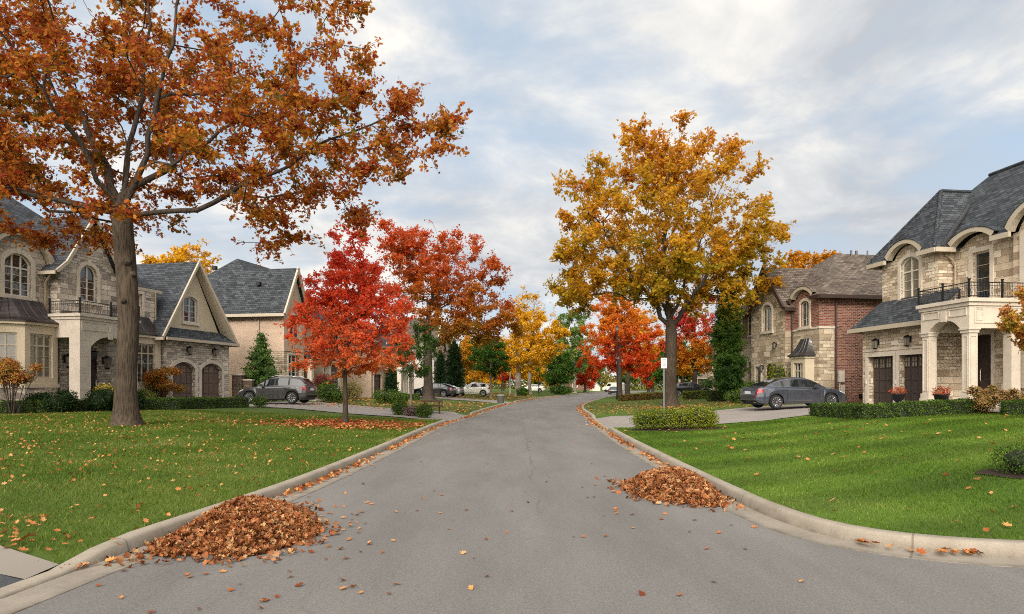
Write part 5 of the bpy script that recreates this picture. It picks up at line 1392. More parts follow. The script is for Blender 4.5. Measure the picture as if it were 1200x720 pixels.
# ------------------------------------------------------------------ cars
def car(name, label, cat, loc, heading, kind, paint, group='cars parked along the street', suv=False, rimk='rim'):
    root = thing(name, label, cat, loc, heading, group)
    if kind == 'sedan':
        Lr, Lf, W, wb = -2.44, 2.44, .925, 1.435; xo = -.02; wr = .335; H_ = 1.47
        top = [(-2.44,.66),(-2.40,.90),(-2.30,1.02),(-1.9,1.08),(-1.3,1.03),(-.3,.97),(.6,.94),(1.0,.95),(1.5,.90),(2.0,.80),(2.25,.71),(2.40,.58),(2.44,.48)]
        roof = [(-2.0,1.07),(-1.6,1.24),(-1.15,1.385),(-.7,1.455),(-.2,1.47),(.2,1.44),(.55,1.34),(.9,1.15),(1.2,.95)]
        side0, side1 = -1.55, .80; rearg, frontg = -1.12, .36; pill = [(-.22,-.14),(-1.12,-1.02)]
        bot = [(-2.44,.40),(-2.3,.30),(-1.9,.24),(1.9,.20),(2.3,.22),(2.44,.28)]
    else:
        Lr, Lf, W, wb = -2.31, 2.31, .945, 1.40; xo = 0; wr = .37; H_ = 1.66
        top = [(-2.31,.74),(-2.28,1.02),(-2.2,1.10),(-1.6,1.12),(-.3,1.06),(.5,1.03),(.85,1.05),(1.3,1.01),(1.8,.93),(2.1,.82),(2.25,.70),(2.31,.56)]
        roof = [(-2.22,1.12),(-2.05,1.33),(-1.86,1.53),(-1.5,1.60),(-.9,1.65),(-.3,1.66),(.1,1.60),(.4,1.49),(.75,1.27),(1.05,1.05)]
        side0, side1 = -1.72, .72; rearg, frontg = -1.86, .12; pill = [(-.30,-.20),(-1.22,-1.10)]
        bot = [(-2.31,.48),(-2.2,.36),(-1.9,.30),(1.9,.27),(2.2,.27),(2.31,.34)]
    wid = [(Lr,W*.80),(Lr+.08,W*.89),(Lr+.3,W*.965),(Lr+.9,W),(0.2,W),(Lf-.9,W*.99),(Lf-.45,W*.94),(Lf-.18,W*.83),(Lf,W*.68)]
    ip = lambda T, x: float(np.interp(x, [a for a, _ in T], [b for _, b in T]))
    wx = (-wb+xo, wb+xo)
    xs = sorted(set([round(x, 4) for x in np.concatenate([np.arange(Lr, Lf+.001, .055), [Lf, rearg, frontg, side0, side1] + [p for q in pill for p in q]])]))
    body, tail, head, gl, ws, black = MB(), MB(), MB(), MB(), MB(), MB()
    ar = wr+.055
    rows = []
    for x in xs:
        zt, zb, w = ip(top, x), ip(bot, x), ip(wid, x); zl = zb
        for c in wx:
            if abs(x-c) < ar: zl = max(zl, wr+math.sqrt(ar*ar-(x-c)**2))
        f = 1.0
        for c in wx:
            if abs(x-c) < ar+.14: f = 1.012
        zl = min(zl, zt-.22)
        h = zt-zl
        rows.append([(x, w*.955*f, zl), (x, w*.99*f, zl+h*.16), (x, w*f, zl+h*.42), (x, w*.992, zl+h*.68), (x, w*.972, zt-.10), (x, w*.93, zt-.035), (x, w*.84, zt), (x, w*.45, zt+.022), (x, 0, zt+.03)])
    nP = len(rows[0])
    for a, b_ in zip(rows[:-1], rows[1:]):
        xm = (a[0][0]+b_[0][0])/2
        for sg in (1, -1):
            for k in range(nP-1):
                q = [a[k], b_[k], b_[k+1], a[k+1]]; q = [(p[0], p[1]*sg, p[2]) for p in q]
                t = body
                if xm < Lr+.34 and k in ((3,) if xm > Lr+.2 else (3,4)): t = tail
                if xm > Lf-.52 and k in (4,5) and xm < Lf-.1: t = head
                t.poly(q if sg > 0 else q[::-1])
    for r, end in ((rows[0], 'r'), (rows[-1], 'f')):
        ex = r[0][0]; cuts = [1,.62,.3,-.3,-.62,-1]
        for k in range(nP-2):
            for i in range(5):
                q = [(ex, r[k][1]*cuts[i], r[k][2]), (ex, r[k][1]*cuts[i+1], r[k][2]), (ex, r[k+1][1]*cuts[i+1], r[k+1][2]), (ex, r[k+1][1]*cuts[i], r[k+1][2])]
                t = body
                if end == 'r' and k == 3 and i in (0, 4): t = tail
                if end == 'f' and k in (2,3) and i in (0, 4): t = head
                if end == 'f' and k in (1,2,3) and i in (1,2,3): t = black
                if end == 'r' and k == 0: t = black
                t.poly(q)
    # cabin
    crow = []
    for x in xs:
        if not (roof[0][0] <= x <= roof[-1][0]): continue
        zt = ip(top, x)-.01; zr = max(ip(roof, x), zt+.005); w = ip(wid, x); f = min(1, (zr-zt)/.42); wt = w*(.86-.17*f)
        crow.append([(x, w*.905, zt-.01), (x, w*.885, zt+(zr-zt)*.10), (x, wt+(w*.885-wt)*.14, zr-(zr-zt)*.16-.0), (x, wt*.95, zr-(zr-zt)*.035), (x, wt*.62, zr+.018*f), (x, 0, zr+.026*f)])
    for a, b_ in zip(crow[:-1], crow[1:]):
        xm = (a[0][0]+b_[0][0])/2; xr = a[0][0]
        for sg in (1, -1):
            for k in range(5):
                q = [a[k], b_[k], b_[k+1], a[k+1]]; q = [(p[0], p[1]*sg, p[2]) for p in q]; t = body
                inp = any(p0 <= xm <= p1 for p0, p1 in pill)
                if k == 1 and side0 < xm < side1: t = black if inp else gl
                if k >= 3 and (xm < rearg or xm > frontg): t = ws
                t.poly(q if sg > 0 else q[::-1])
    # dark floor pan between the wheels
    black.box(Lr+.15, Lf-.2, -W*.80, W*.80, .22, .62)
    for c in wx:
        for sg in (1, -1): black.box(c-ar, c+ar, sg*(W*.5) if sg > 0 else -W*.8, W*.8 if sg > 0 else -(W*.5), .5, .75)
    bo = body.build('body', paint, root, True, 32)
    for k in gl.split(lambda c: c[1] > 0): k.build('side_window', M['car_glass'], root, True, 60)
    for k in ws.split(lambda c: c[0] > 0): k.build('windscreen' if k.v[0][0] > 0 else 'rear_window', M['car_glass'], root, True, 60)
    for k in tail.split(lambda c: c[1] > 0): k.build('tail_light', M['tail'], root, True, 40)
    for k in head.split(lambda c: c[1] > 0): k.build('headlight', M['head'], root, True, 40)
    black.build('underbody', M['black_plastic'], root)
    tr = MB(); zs = .36 if kind == 'sedan' else .45
    for sg in (1, -1):
        tr.box(wx[0]+ar+.06, wx[1]-ar-.06, sg*W*.985-.012, sg*W*.985+.014, zs-.02, zs+.012)
        r_ = [p for p in crow if side0-.02 <= p[0][0] <= side1+.02]
        tr.tube([(p[1][0], sg*(p[1][1]+.004), p[1][2]-.012) for p in r_], .011, 4)
        if kind == 'sedan': tr.tube([(p[2][0], sg*(p[2][1]+.004), p[2][2]) for p in r_], .010, 4)
    tr.build('chrome_trim', M['chrome'], root)
    hn = MB()
    for sg in (1, -1):
        for x in (-.95, .12): hn.box(x-.1, x+.1, sg*W*.995-.012, sg*W*.995+.022, ip(top, x)-.155, ip(top, x)-.125)
    for k in hn.split(lambda c: (c[1] > 0, c[0] > -.4)): k.build('door_handle', paint, root)
    sm = MB()
    for sg in (1, -1):
        for x in (-1.0 if kind == 'sedan' else -1.12, -.16, .92):
            pts = []
            for r in (min(rows, key=lambda q: abs(q[0][0]-x)),): pts = [(x, sg*(p[1]+.002), p[2]) for p in r[0:5]]
            sm.tube(pts, .006, 4)
    sm.build('door_gap', M['black_plastic'], root)
    mr = MB()
    for sg in (1, -1):
        x = .62 if kind == 'sedan' else .55; z = ip(top, x)+.10
        mr.loft([[(x+.10*c-.02*d, sg*(W*.93+.03+d*.2), z+.075*s_*(1-.1*d)) for c, s_ in [(math.cos(t), math.sin(t)) for t in np.linspace(0, 2*math.pi, 9)[:-1]]] for d in (0, .4, .8, 1)]); mr.tube([(x,sg*W*.88,z-.09),(x,sg*(W*.93+.05),z-.03)], .025, 5)
    for k in mr.split(lambda c: c[1] > 0): k.build('mirror', paint, root, True)
    pl = MB(); zp = .80 if kind == 'sedan' else .88; pl.box(Lr-.012, Lr+.004, -.26, .26, zp-.07, zp+.07); pl.build('number_plate', M['plate'], root)
    bm = MB(); zb_ = .52 if kind == 'sedan' else .62
    bm.box(Lr-.03, Lr+.05, -W*.72, W*.72, zb_-.09, zb_+.02); bm.box(Lr-.02, Lr+.04, -W*.6, W*.6, zp+.10, zp+.125); bm.build('bumper', paint, root, bevel=.02)
    if kind == 'sedan':
        ex = MB(); 
        for s_ in (-.6, .6): ex.tube([(Lr+.2, s_, .34), (Lr-.02, s_, .34)], .045, 8)
        ex.build('exhaust', M['chrome'], root)
    if suv:
        rl = MB()
        for sg in (1, -1): rl.tube([(-1.5,sg*.62,1.62),(-1.3,sg*.62,1.69),(-.2,sg*.62,1.71),(.1,sg*.62,1.63)], .018, 6)
        rl.build('roof_rail', M['chrome'], root)
    # wheels
    first = None
    for c in wx:
        for sg in (1, -1):
            wroot = None
            t = MB(); pr = [(wr*.62,.02),(wr*.9,.0),(wr*.985,.03),(wr,.07),(wr,.17),(wr*.97,.21),(wr*.6,.22)]
            rings = [[(c+r*math.cos(a), sg*(W-.012-y), wr+r*math.sin(a)) for a in np.linspace(0, 2*math.pi, 29)[:-1]] for r, y in pr]
            t.loft(rings); wroot = t.build('wheel', M['tyre'], root, True, 50)
            m = MB(); yo = W-.018
            for k in range(10):
                a = 2*math.pi*k/10
                for s2 in (-.045, .045):
                    a0, a1 = a+s2*2.2, a+s2*.9
                    P = [(c+.05*math.cos(a0*1), sg*(yo-.035), wr+.05*math.sin(a0)), (c+wr*.64*math.cos(a1), sg*(yo-.008), wr+wr*.64*math.sin(a1))]
                    m.tube(P, [.016,.013], 5)
            rim = [[(c+r*math.cos(a), sg*(yo-y), wr+r*math.sin(a)) for a in np.linspace(0, 2*math.pi, 29)[:-1]] for r, y in ((wr*.60,.03),(wr*.61,.0),(wr*.69,.0),(wr*.70,.03))]
            m.loft(rim, cap=False); m.tube([(c, sg*(yo-.05), wr), (c, sg*(yo-.01), wr)], .06, 10)
            m.build('rim', M[rimk], wroot, True, 40)
            d = MB(); d.loft([[(c+wr*.63*math.cos(a), sg*(yo-.055), wr+wr*.63*math.sin(a)) for a in np.linspace(0, 2*math.pi, 25)[:-1]], [(c+wr*.63*math.cos(a), sg*(yo-.07), wr+wr*.63*math.sin(a)) for a in np.linspace(0, 2*math.pi, 25)[:-1]]]); d.build('wheel_hub', M['rim_dark'], wroot)
    return root
P_grey = paint_mat('slate_grey_paint', '#454a55', .65); P_suv = paint_mat('warm_grey_paint', '#454547'); P_black = paint_mat('black_paint', '#0d0e11', .2)
P_white = paint_mat('cream_white_paint', '#c9c7ba', .0); P_silver = paint_mat('silver_paint', '#8d9197', .6); P_navy = paint_mat('black_blue_paint', '#14171d', .3)
def ride(x, y, dx=0): return (x, y, g1(x, y)+.03)
h = R(10); cx_, cy_ = 12.42+1.42*math.cos(h), 33.2+1.42*math.sin(h)
c1 = car('parked_car', 'slate grey sedan parked on the driveway in front of the brick house', 'car', ride(cx_, cy_), h, 'sedan', P_grey); c1.rotation_euler = (0, -R(1.4), h); c1.location.z = g1(cx_, cy_)+.05
h = R(172); cx_, cy_ = -14.75, 42.9
c2 = car('parked_car', 'grey SUV parked on the driveway facing the twin garage doors', 'car', ride(cx_, cy_), h, 'suv', P_suv, suv=True); c2.location.z = g1(cx_, cy_)+.04
car('parked_car', 'black sedan parked behind the trunk of the tall rust-red maple', 'car', ride(-8.6, 74.5), R(168), 'sedan', P_black)
car('parked_car', 'silver-roofed dark car parked just beyond the black sedan', 'car', ride(-8.0, 78.0), R(168), 'sedan', P_silver)
car('parked_car', 'cream white SUV parked on the leafy left verge', 'car', ride(-4.9, 85), R(176), 'suv', P_white, suv=True)
car('parked_car', 'black sedan parked beyond the big golden oak on the right', 'car', ride(18.2, 70), R(6), 'sedan', P_navy)
car('parked_car', 'small dark car standing at the bend by the orange tree', 'car', (19.6, 131, .02), R(75), 'sedan', P_black, rimk='rim_dark')
car('parked_car', 'white car half hidden behind low shrubs on the far left', 'car', ride(4.0, 132), R(172), 'sedan', P_white)
# white van far down the street
v = thing('parked_van', 'white van far away behind the orange tree trunk', 'van', (24.5, 165, .1), R(150), 'cars parked along the street')
b = MB(); prof = [(-2.5,.45),(-2.5,2.1),(-2.3,2.3),(1.0,2.3),(1.6,1.5),(2.4,1.2),(2.5,.9),(2.5,.45)]
b.loft([[(x, y, z) for x, z in prof] for y in (-.95, .95)]); b.build('body', P_white, v, bevel=.06)
b = MB()
for y in (-.965, .965): b.poly([(.3,y,1.45),(1.45,y,1.45),(.95,y,2.05),(.3,y,2.05)])
b.poly([(1.62,-.8,1.53),(1.62,.8,1.53),(1.08,.8,2.2),(1.08,-.8,2.2)]); b.build('window', M['car_glass'], v)
for x in (-1.6, 1.6):
    for y in (-.9, .9): b = MB(); b.tube([(x,y-.1,.35),(x,y+.1,.35)], .35, 18); b.build('wheel', M['tyre'], v)

# ------------------------------------------------------------------ street things
SIGNW = plain('white_sign_face', '#c8c8c4', .4); SIGNT = plain('sign_lettering', '#4b4d50', .5); STEEL = plain('galvanised_post', '#5f6060', .5, .4)
def zsg(x, y): return g1(x, y)
sx, sy = 6.05, 27.2; s = thing('street_sign', 'small white sign on a thin grey post behind the golden shrub', 'sign', (sx, sy, zsg(sx, sy)))
b = MB(); b.box(-.03,.03,-.02,.02,-.2,2.62); b.build('post', STEEL, s)
b = MB(); b.box(-.118,.118,-.035,-.022,2.20,2.61); b.build('sign_panel', SIGNW, s)
b = MB()
for z, w in ((2.54,.07),(2.49,.085),(2.44,.06),(2.36,.075),(2.30,.05),(2.25,.03)): b.box(-w, w, -.039, -.0352, z-.009, z+.009)
b.build('lettering', SIGNT, s)
# slim dark lamp post
lx, ly = 11.4, 74; s = thing('street_lamp', 'slim dark lamp post standing in front of the orange tree', 'street lamp', (lx, ly, zsg(lx, ly)))
b = MB(); b.tube([(0,0,-.1),(0,0,.9),(0,0,.95),(0,0,7.4)], [.12,.11,.07,.05], 10); b.build('pole', M['iron'], s, True)
b = MB(); b.lathe((0,0,7.4), [(.05,0),(.16,.05),(.2,.4),(.22,.42),(.05,.62),(.02,.7)], 8); lh = b.build('lamp_head', M['iron'], s)
b = MB(); b.lathe((0,0,7.4), [(.165,.07),(.205,.39)], 8); b.build('lamp_glass', M['lamp_glass'], lh)
for i, (px, py, hh, lab) in enumerate(((-.3,105,3.2,'white post standing left of the yellow tree'),(4.4,112,2.2,'short dark post under the yellow tree'))):
    s = thing('marker_post', lab, 'post', (px, py, g1(px, py))); b = MB(); b.tube([(0,0,-.1),(0,0,hh)], .07, 8); b.build('shaft', M['trim_white'] if i == 0 else M['iron'], s); b = MB(); b.box(-.12,.12,-.09,.09,hh,hh+.12); b.build('cap', M['trim_white'] if i == 0 else M['iron'], s)
# bin
tx, ty = -1.05, 63.2; s = thing('bin', 'round grey litter bin at the left kerb by the second driveway', 'bin', (tx, ty, g1(tx, ty)))
b = MB(); b.lathe((0,0,0), [(.26,0),(.30,.06),(.36,.68),(.37,.70)], 18); b.build('drum', plain('grey_bin', '#55534f', .7), s, True)
b = MB(); b.lathe((0,0,.70), [(.39,0),(.39,.06),(.28,.15),(.05,.18)], 18); b.build('lid', plain('grey_lid', '#6b6862', .6), s, True)
# small wooden table
bx, by = -4.55, 38.8; s = thing('garden_table', 'small brown wooden table with a low shelf on the lawn beyond the left drive', 'table', (bx, by, g1(bx, by)), R(8))
WOOD = plain('weathered_wood', '#4a3020', .8, var=.25, scale=5)
b = MB()
for k in range(5): b.box(-.62,.62,-.34+k*.14,-.21+k*.14,.64,.74)
b.build('tabletop', WOOD, s)
b = MB(); b.box(-.62,.62,-.62,-.42,.38,.46); b.box(-.62,.62,.42,.62,.38,.46); b.build('seat', WOOD, s)
for x in (-.42, .42):
    for y in (-.26, .26): b = MB(); b.tube([(x,y*1.2,-.03),(x,y,.70)], .035, 6); b.build('leg', WOOD, s)
# stone pier and wall beside the garage
s = thing('garden_wall', 'low brown stone wall with a pier between the garage and the conifer', 'wall', (-18.6, 46.6, g1(-18.6,46.6)-.2), R(-10)); T_ = MB()
T_.box(-.35,.35,-.35,.35,0,2.05); T_.box(.35,1.0,-.15,.15,0,1.7); T_.build('masonry', masonry('brown_garden_stone', ['#4e4238','#5f5145','#6e5f52'], '#4a4038', .4, .18, .012, .7), s)
b = MB(); b.box(-.42,.42,-.42,.42,2.05,2.15); b.box(.36,1.03,-.2,.2,1.7,1.78); b.build('coping', M['limestone_grey'], s)
# planters
FL_O = leaf_mat('orange_autumn_flowers', ['#7a2418','#b0452a','#c8683a','#a03a3a','#586a22'], 5, .3, isl=.9)
FL_Y = leaf_mat('yellow_mums', ['#a88a10','#c9a912','#d8bc24','#8a8a1a'], 5, .3, isl=.9)
def lobs(seed, n, c, r, br):
    g = np.random.default_rng(seed); out = []
    for i in range(n):
        u = unit(g.normal(size=3)); q = np.array(c)+u*np.array(r)*g.uniform(.35,1.0); s_ = br*g.uniform(.6,1.25)
        out.append((tuple(q), (s_, s_, s_*g.uniform(.6,.9))))
    return out
def urn(label, x, y, z, s_, fl, seed):
    r = thing('flower_urn', label, 'planter', (x, y, z), 0, 'flower urns beside the porches'); b = MB()
    b.lathe((0,0,0), [(.20*s_,0),(.20*s_,.05*s_),(.10*s_,.10*s_),(.07*s_,.22*s_),(.13*s_,.30*s_),(.26*s_,.42*s_),(.30*s_,.62*s_),(.34*s_,.66*s_),(.34*s_,.70*s_),(.27*s_,.70*s_),(.24*s_,.60*s_)], 18)
    b.build('pot', M['iron'], r, True, 40); g = np.random.default_rng(seed); q, u = pts_ellipsoid(g, 420, (0,0,.80*s_), (.42*s_,.42*s_,.27*s_), .45); q = q[q[:,2] > .62*s_]
    leaf_cloud('flowers', q, g.uniform(.05,.10,len(q)), SQ, fl, r, up=.7, g=g); return r
p = HR1.T(-4.55, 1.75, 0); ux, uy = HR1.o[0]+p[0], HR1.o[1]+p[1]; urn('black urn with orange flowers between the garage door and the porch column', ux, uy, g1(ux, uy), .9, FL_O, 1)
p = HR1.T(-7.25, 1.85, 0); ux, uy = HR1.o[0]+p[0], HR1.o[1]+p[1]; urn('black urn with orange flowers at the foot of the front porch column', ux, uy, .72, .9, FL_O, 2)
p = HL1.T(-9.35, 1.2, 0); ux, uy = HL1.o[0]+p[0], HL1.o[1]+p[1]; urn('black urn with yellow chrysanthemums at the grey stone porch', ux, uy, .5, 1.25, FL_Y, 3)

# ------------------------------------------------------------------ plants
L_oak = leaf_mat('rust_oak_leaves', ['#5a6022','#7e6c22','#a06a24','#b87428','#ca8c34','#b86228','#92421f','#aa4a30','#b07c2c','#c06a2c'], .5, .6, isl=.5)
L_red = leaf_mat('scarlet_maple_leaves', ['#d49444','#e48848','#ec7848','#f06c44','#f06044','#ea5440'], .7, .64, zgrad=.5, z0=1.8, zh=4.6, isl=.5)
L_rust = leaf_mat('rust_red_maple_leaves', ['#7e661e','#a07022','#b06626','#b85a26','#c05428','#c44e2c'], .28, .54, zgrad=.55, z0=5, zh=11, isl=.4)
L_gold = leaf_mat('golden_oak_leaves', ['#5e6c1e','#828020','#aa8a22','#c49626','#ce962a','#c88228','#b87026'], .33, .55, zgrad=.35, z0=5, zh=11, isl=.4)
L_yel = leaf_mat('bright_yellow_leaves', ['#9a7a1a','#c08a18','#d09c20','#d8a828','#c4861c'], .3, .45, isl=.55)
L_org = leaf_mat('orange_red_leaves', ['#b8341c','#c84420','#cc5a22','#d07424','#d88c2c','#d49a34'], .24, .45, zgrad=.5, z0=3, zh=9, isl=.35)
L_pink = leaf_mat('crimson_and_gold_leaves', ['#c08a20','#b8701f','#b84a26','#b83038','#c03a48'], .25, .42, zgrad=.55, z0=3, zh=8, isl=.35)
L_grn = leaf_mat('green_leaves', ['#243a14','#34501a','#466422','#5a7a2c'], .4, .35, isl=.55)
L_grn2 = leaf_mat('pale_green_leaves', ['#3c5426','#566e34','#748844','#94994a'], .25, .4, isl=.5)
L_col = leaf_mat('dark_columnar_leaves', ['#22381a','#304c1c','#466226','#7a7424','#9c8226'], .6, .38, zgrad=.4, z0=1, zh=8, isl=.4)
L_con = leaf_mat('conifer_needles', ['#16280f','#213a16','#31501e','#56682a'], .9, .2, isl=.6)
L_con2 = leaf_mat('dark_conifer_needles', ['#12200d','#1b3014','#27401a'], .9, .2, isl=.6)
L_hyd = leaf_mat('faded_hydrangea', ['#5a6a22','#8a7a3a','#b08a5a','#a8663a','#b8785a'], 1.4, .3, isl=.7)
L_jap = leaf_mat('bronze_shrub_leaves', ['#5a5a20','#8a6a28','#a8642a','#9a4a24'], 1.2, .35, isl=.6)
L_fern = leaf_mat('dark_glossy_leaves', ['#14220c','#1f3412','#2f4a1c'], 1.5, .2, isl=.7, rough=.4)

tree('oak_tree', 'massive rust-leaved oak on the left lawn, nearest of all the trees', 'tree', -12.1, 21.4,
     [((-.4,.6,11.4),(8.6,6.8,6.6)), ((6.0,.2,9.1),(4.7,3.6,2.8)), ((-5,.4,9.4),(6.5,5,3.6))], .30, 6.5, 84000, .145, L_oak, M['bark_oak'], 640, SO, 5,
     limbs=[((0,0,6.4),(-2.0,-.4,7.0),(-4.6,-1.0,7.6),(-7.5,-1.2,8.2)), ((0,0,6.4),(-.9,.6,8.2),(-2.4,1.2,10.6),(-3.4,1.5,13.6)), ((0,0,6.7),(.9,-.4,8.4),(1.7,-.9,11.0),(2.6,-1.2,14.2)),
            ((0,0,6.5),(2.0,.5,6.9),(4.4,.8,8.2),(6.2,.6,9.2),(7.6,.4,9.6)), ((0,0,6.9),(-.8,-1.6,8.8),(-1.4,-4.0,11.0)), ((0,0,7.0),(1.2,2.0,9.4),(3.6,3.6,12.0)), ((0,0,7.4),(.2,.6,11),(.4,.8,15))],
     leader=.3, sig=.42, tip=.011, droop=.25, zf=.98, sparse=[((6.2,0,11.8),(2.4,5,1.6),.8), ((3.2,0,8.6),(1.8,3,1.2),.35), ((0,-5,10.5),(9,3.4,5),.6)], bbark=M['bark_dark'], twigs=True)
oak = bpy.data.objects['oak_tree']; kn = MB()
for a_, z_, s_ in ((-55, 5.15, .11), (-20, 4.75, .08), (-75, 3.9, .06)):
    c_, q_ = math.cos(R(a_)), math.sin(R(a_)); o_ = .25
    kn.tube([(c_*o_*.6, q_*o_*.6, z_-.05), (c_*(o_+.05), q_*(o_+.05), z_), (c_*(o_+.11), q_*(o_+.11), z_+.03), (c_*(o_+.12), q_*(o_+.12), z_+.032)], [s_*1.7, s_*1.35, s_, s_*.7], 10)
for k in kn.split(lambda c: round(c[2]/.42)): k.build('knot', M['bark_oak'], oak, True, 60)
tree('maple_tree', 'young scarlet maple with a thin trunk on the left lawn', 'tree', -6.6, 27.0,
     [((.35,0,3.4),(2.65,2.4,1.7)), ((.45,0,4.8),(2.1,1.9,1.7)), ((.2,0,6.3),(1.25,1.2,1.6))], .085, 1.75, 40000, .09, L_red, M['bark_oak'], 340, SM, 8, leader=1.0, sig=.25, tip=.006, zf=1.02,
     limbs=[((0,0,1.8),(-.4,.1,3.6),(-.6,.1,5.2)), ((0,0,2.2),(.5,-.1,4.2),(.7,0,6.6))], twigs=True, sparse=[((-1.0,0,6.6),(1.0,2,1.4),.5)])
tree('maple_tree', 'tall rust-red maple with a broad crown beyond the left driveway', 'tree', -8.0, 65,
     [((1.6,0,10.4),(6.2,6,6.3)), ((4.2,0,7.2),(4.6,4.4,2.0)), ((-1.4,0,13.4),(4,4,4))], .42, 4.6, 42000, .25, L_rust, M['bark_dark'], 330, SQ, 13, leader=.5, sig=.50, tip=.014, zf=1.0)
tree('yellow_tree', 'bright yellow tree on the left verge where the road bends', 'tree', .9, 100,
     [((1.2,0,7.2),(4.4,4.2,4.2)), ((4.4,0,7.6),(3.4,3.2,3.4)), ((1.0,0,12.4),(2.8,2.8,3.2))], .40, 2.6, 22000, .32, L_yel, M['bark_grey'], 230, SQ, 17, leader=.4, sig=.42, tip=.014, zf=.85, sparse=[((1,0,14),(3,3,2),.4)])
tree('oak_tree', 'large golden oak on the right lawn beside the street sign', 'tree', 10.45, 45.0,
     [((-.4,0,11.9),(7.6,7.2,6.6)), ((-3.2,0,8.6),(5.0,5,2.8)), ((2.8,0,9.4),(5.2,5,3.4)), ((-.2,0,16),(4.8,4.4,2.8))], .38, 5.2, 68000, .20, L_gold, M['bark_oak'], 580, SO, 23,
     limbs=[((0,0,5.2),(-1.4,.2,7.4),(-3.6,.3,10.4),(-5.2,.2,13.4)), ((0,0,5.2),(1.6,0,7.6),(3.8,.2,10.6),(5.6,.2,13)), ((0,0,5.6),(-.4,.3,9),(-.2,.4,14),(.2,.3,17)), ((0,0,5.4),(.9,-1.4,8.6),(1.8,-3.2,12)), ((0,0,5.4),(-1.2,1.6,9),(-1.6,3.4,13))],
     leader=.35, sig=.46, tip=.011, zf=.9, bbark=M['bark_dark'], twigs=True)
tree('orange_tree', 'flame orange tree with a dark trunk at the right kerb', 'tree', 12.6, 80,
     [((0,0,6.6),(4.9,4.4,3.7)), ((-.4,0,10.4),(3.4,3,3.0))], .30, 2.4, 26000, .26, L_org, M['bark_dark'], 240, SQ, 29, leader=.6, sig=.36, tip=.012, zf=.92)
tree('yellow_tree', 'amber yellow tree rising behind the flame orange one', 'tree', 16.6, 98, [((0,0,8.4),(4.6,4.4,4.6))], .3, 2.6, 13000, .34, leaf_mat('amber_leaves', ['#a8641c','#c07a1c','#d09022','#d49c28'], .3, .45), M['bark_dark'], 130, SQ, 31, sig=.45, tip=.014)
tree('maple_tree', 'crimson topped maple behind the black car on the right', 'tree', 20.6, 77, [((0,0,7.4),(3.6,3.6,4.2)), ((-.6,0,4.6),(4,3.6,2.4))], .26, 2.2, 17000, .27, L_pink, M['bark_dark'], 170, SQ, 37, sig=.38, tip=.012)
conifer('columnar_tree', 'dark green columnar tree left of the brick house', 14.9, 47.0, 8.6, 1.2, 26000, L_col, 41, .19, True, cat='tree', start=.07)
conifer('spruce_tree', 'small bushy spruce against the pink brick house behind the grey SUV', -17.5, 47.6, 4.9, 1.9, 13000, leaf_mat('spruce_needles', ['#24381a','#36501f','#4c6630','#71803c'], .9, .25, isl=.6), 3, .20)
tree('pine_sapling', 'young green pine with a thin trunk beside the scarlet maple', 'tree', -5.45, 36.8, [((.2,0,3.2),(1.3,1.3,1.2)), ((.75,0,4.4),(.9,.9,.8))], .055, 1.5, 8000, .13, leaf_mat('pine_green', ['#1f3312','#2f4818','#44602a','#6a7a34'], .9, .25), M['bark_grey'], 110, shape_quad(.3,1.3,.02), 43, leader=.9, sig=.17, tip=.005)
conifer('cypress_tree', 'tall narrow dark cypress left of the white SUV', -6.6, 78, 6.6, 1.15, 8000, L_con2, 5, .24, True)
conifer('cypress_tree', 'slim dark evergreen between the cypress and the rust maple trunk', -8.6, 82, 5.6, .9, 5000, L_con2, 6, .24, True)
conifer('cypress_tree', 'clipped dark evergreen column beside the blue grey door', -10.9, 61.5, 3.1, .62, 4000, L_con2, 7, .18, True)
tree('green_tree', 'mid green tree right of the white SUV', 'tree', -2.6, 84, [((0,0,5.2),(2.7,2.6,2.7))], .13, 1.9, 11000, .25, L_grn, M['bark_grey'], 140, SQ, 47, leader=.9, sig=.32, tip=.010)
tree('yellow_tree', 'ochre tree behind the white SUV', 'tree', -5.4, 97, [((0,0,5.2),(3.2,3,3.2))], .2, 1.8, 9000, .32, leaf_mat('ochre_leaves', ['#8a6418','#b07a1c','#c89224','#b8681f'], .3, .4), M['bark_dark'], 110, SQ, 53, sig=.4, tip=.012)
tree('green_tree', 'bushy green tree right of the yellow one', 'tree', 8.2, 122, [((0,0,4.2),(3.6,3.4,3.4))], .2, 1.2, 10000, .36, L_grn, M['bark_grey'], 110, SQ, 59, sig=.45, tip=.014)
tree('green_tree', 'tall pale green tree at the end of the view', 'tree', 13.0, 142, [((0,0,10.4),(4.6,4.4,6.8))], .35, 3.0, 14000, .42, L_grn2, M['bark_grey'], 150, SQ, 61, sig=.55, tip=.016)
tree('yellow_tree', 'yellow crown rising behind the grey house roofs', 'tree', -34.6, 74, [((0,0,12.0),(4.2,4,6.0)), ((2.8,0,11.2),(3,3,4))], .35, 3, 15000, .36, L_yel, M['bark_grey'], 170, SQ, 67, sig=.48, tip=.014)
tree('yellow_tree', 'golden crown rising behind the brown roof of the brick house', 'tree', 33.6, 76, [((0,0,12.8),(3.6,3.4,4.2))], .35, 3, 10000, .36, leaf_mat('deep_gold_leaves', ['#a06418','#b87a1a','#c88e22'], .3, .42), M['bark_grey'], 120, SQ, 71, sig=.45, tip=.014)
tree('bare_tree', 'thin half-bare tree top above the yellow tree', 'tree', 3.0, 116, [((0,0,13.5),(4,3.6,5))], .3, 4, 1500, .3, L_yel, M['bark_grey'], 170, SQ, 73, sig=.5, tip=.016)
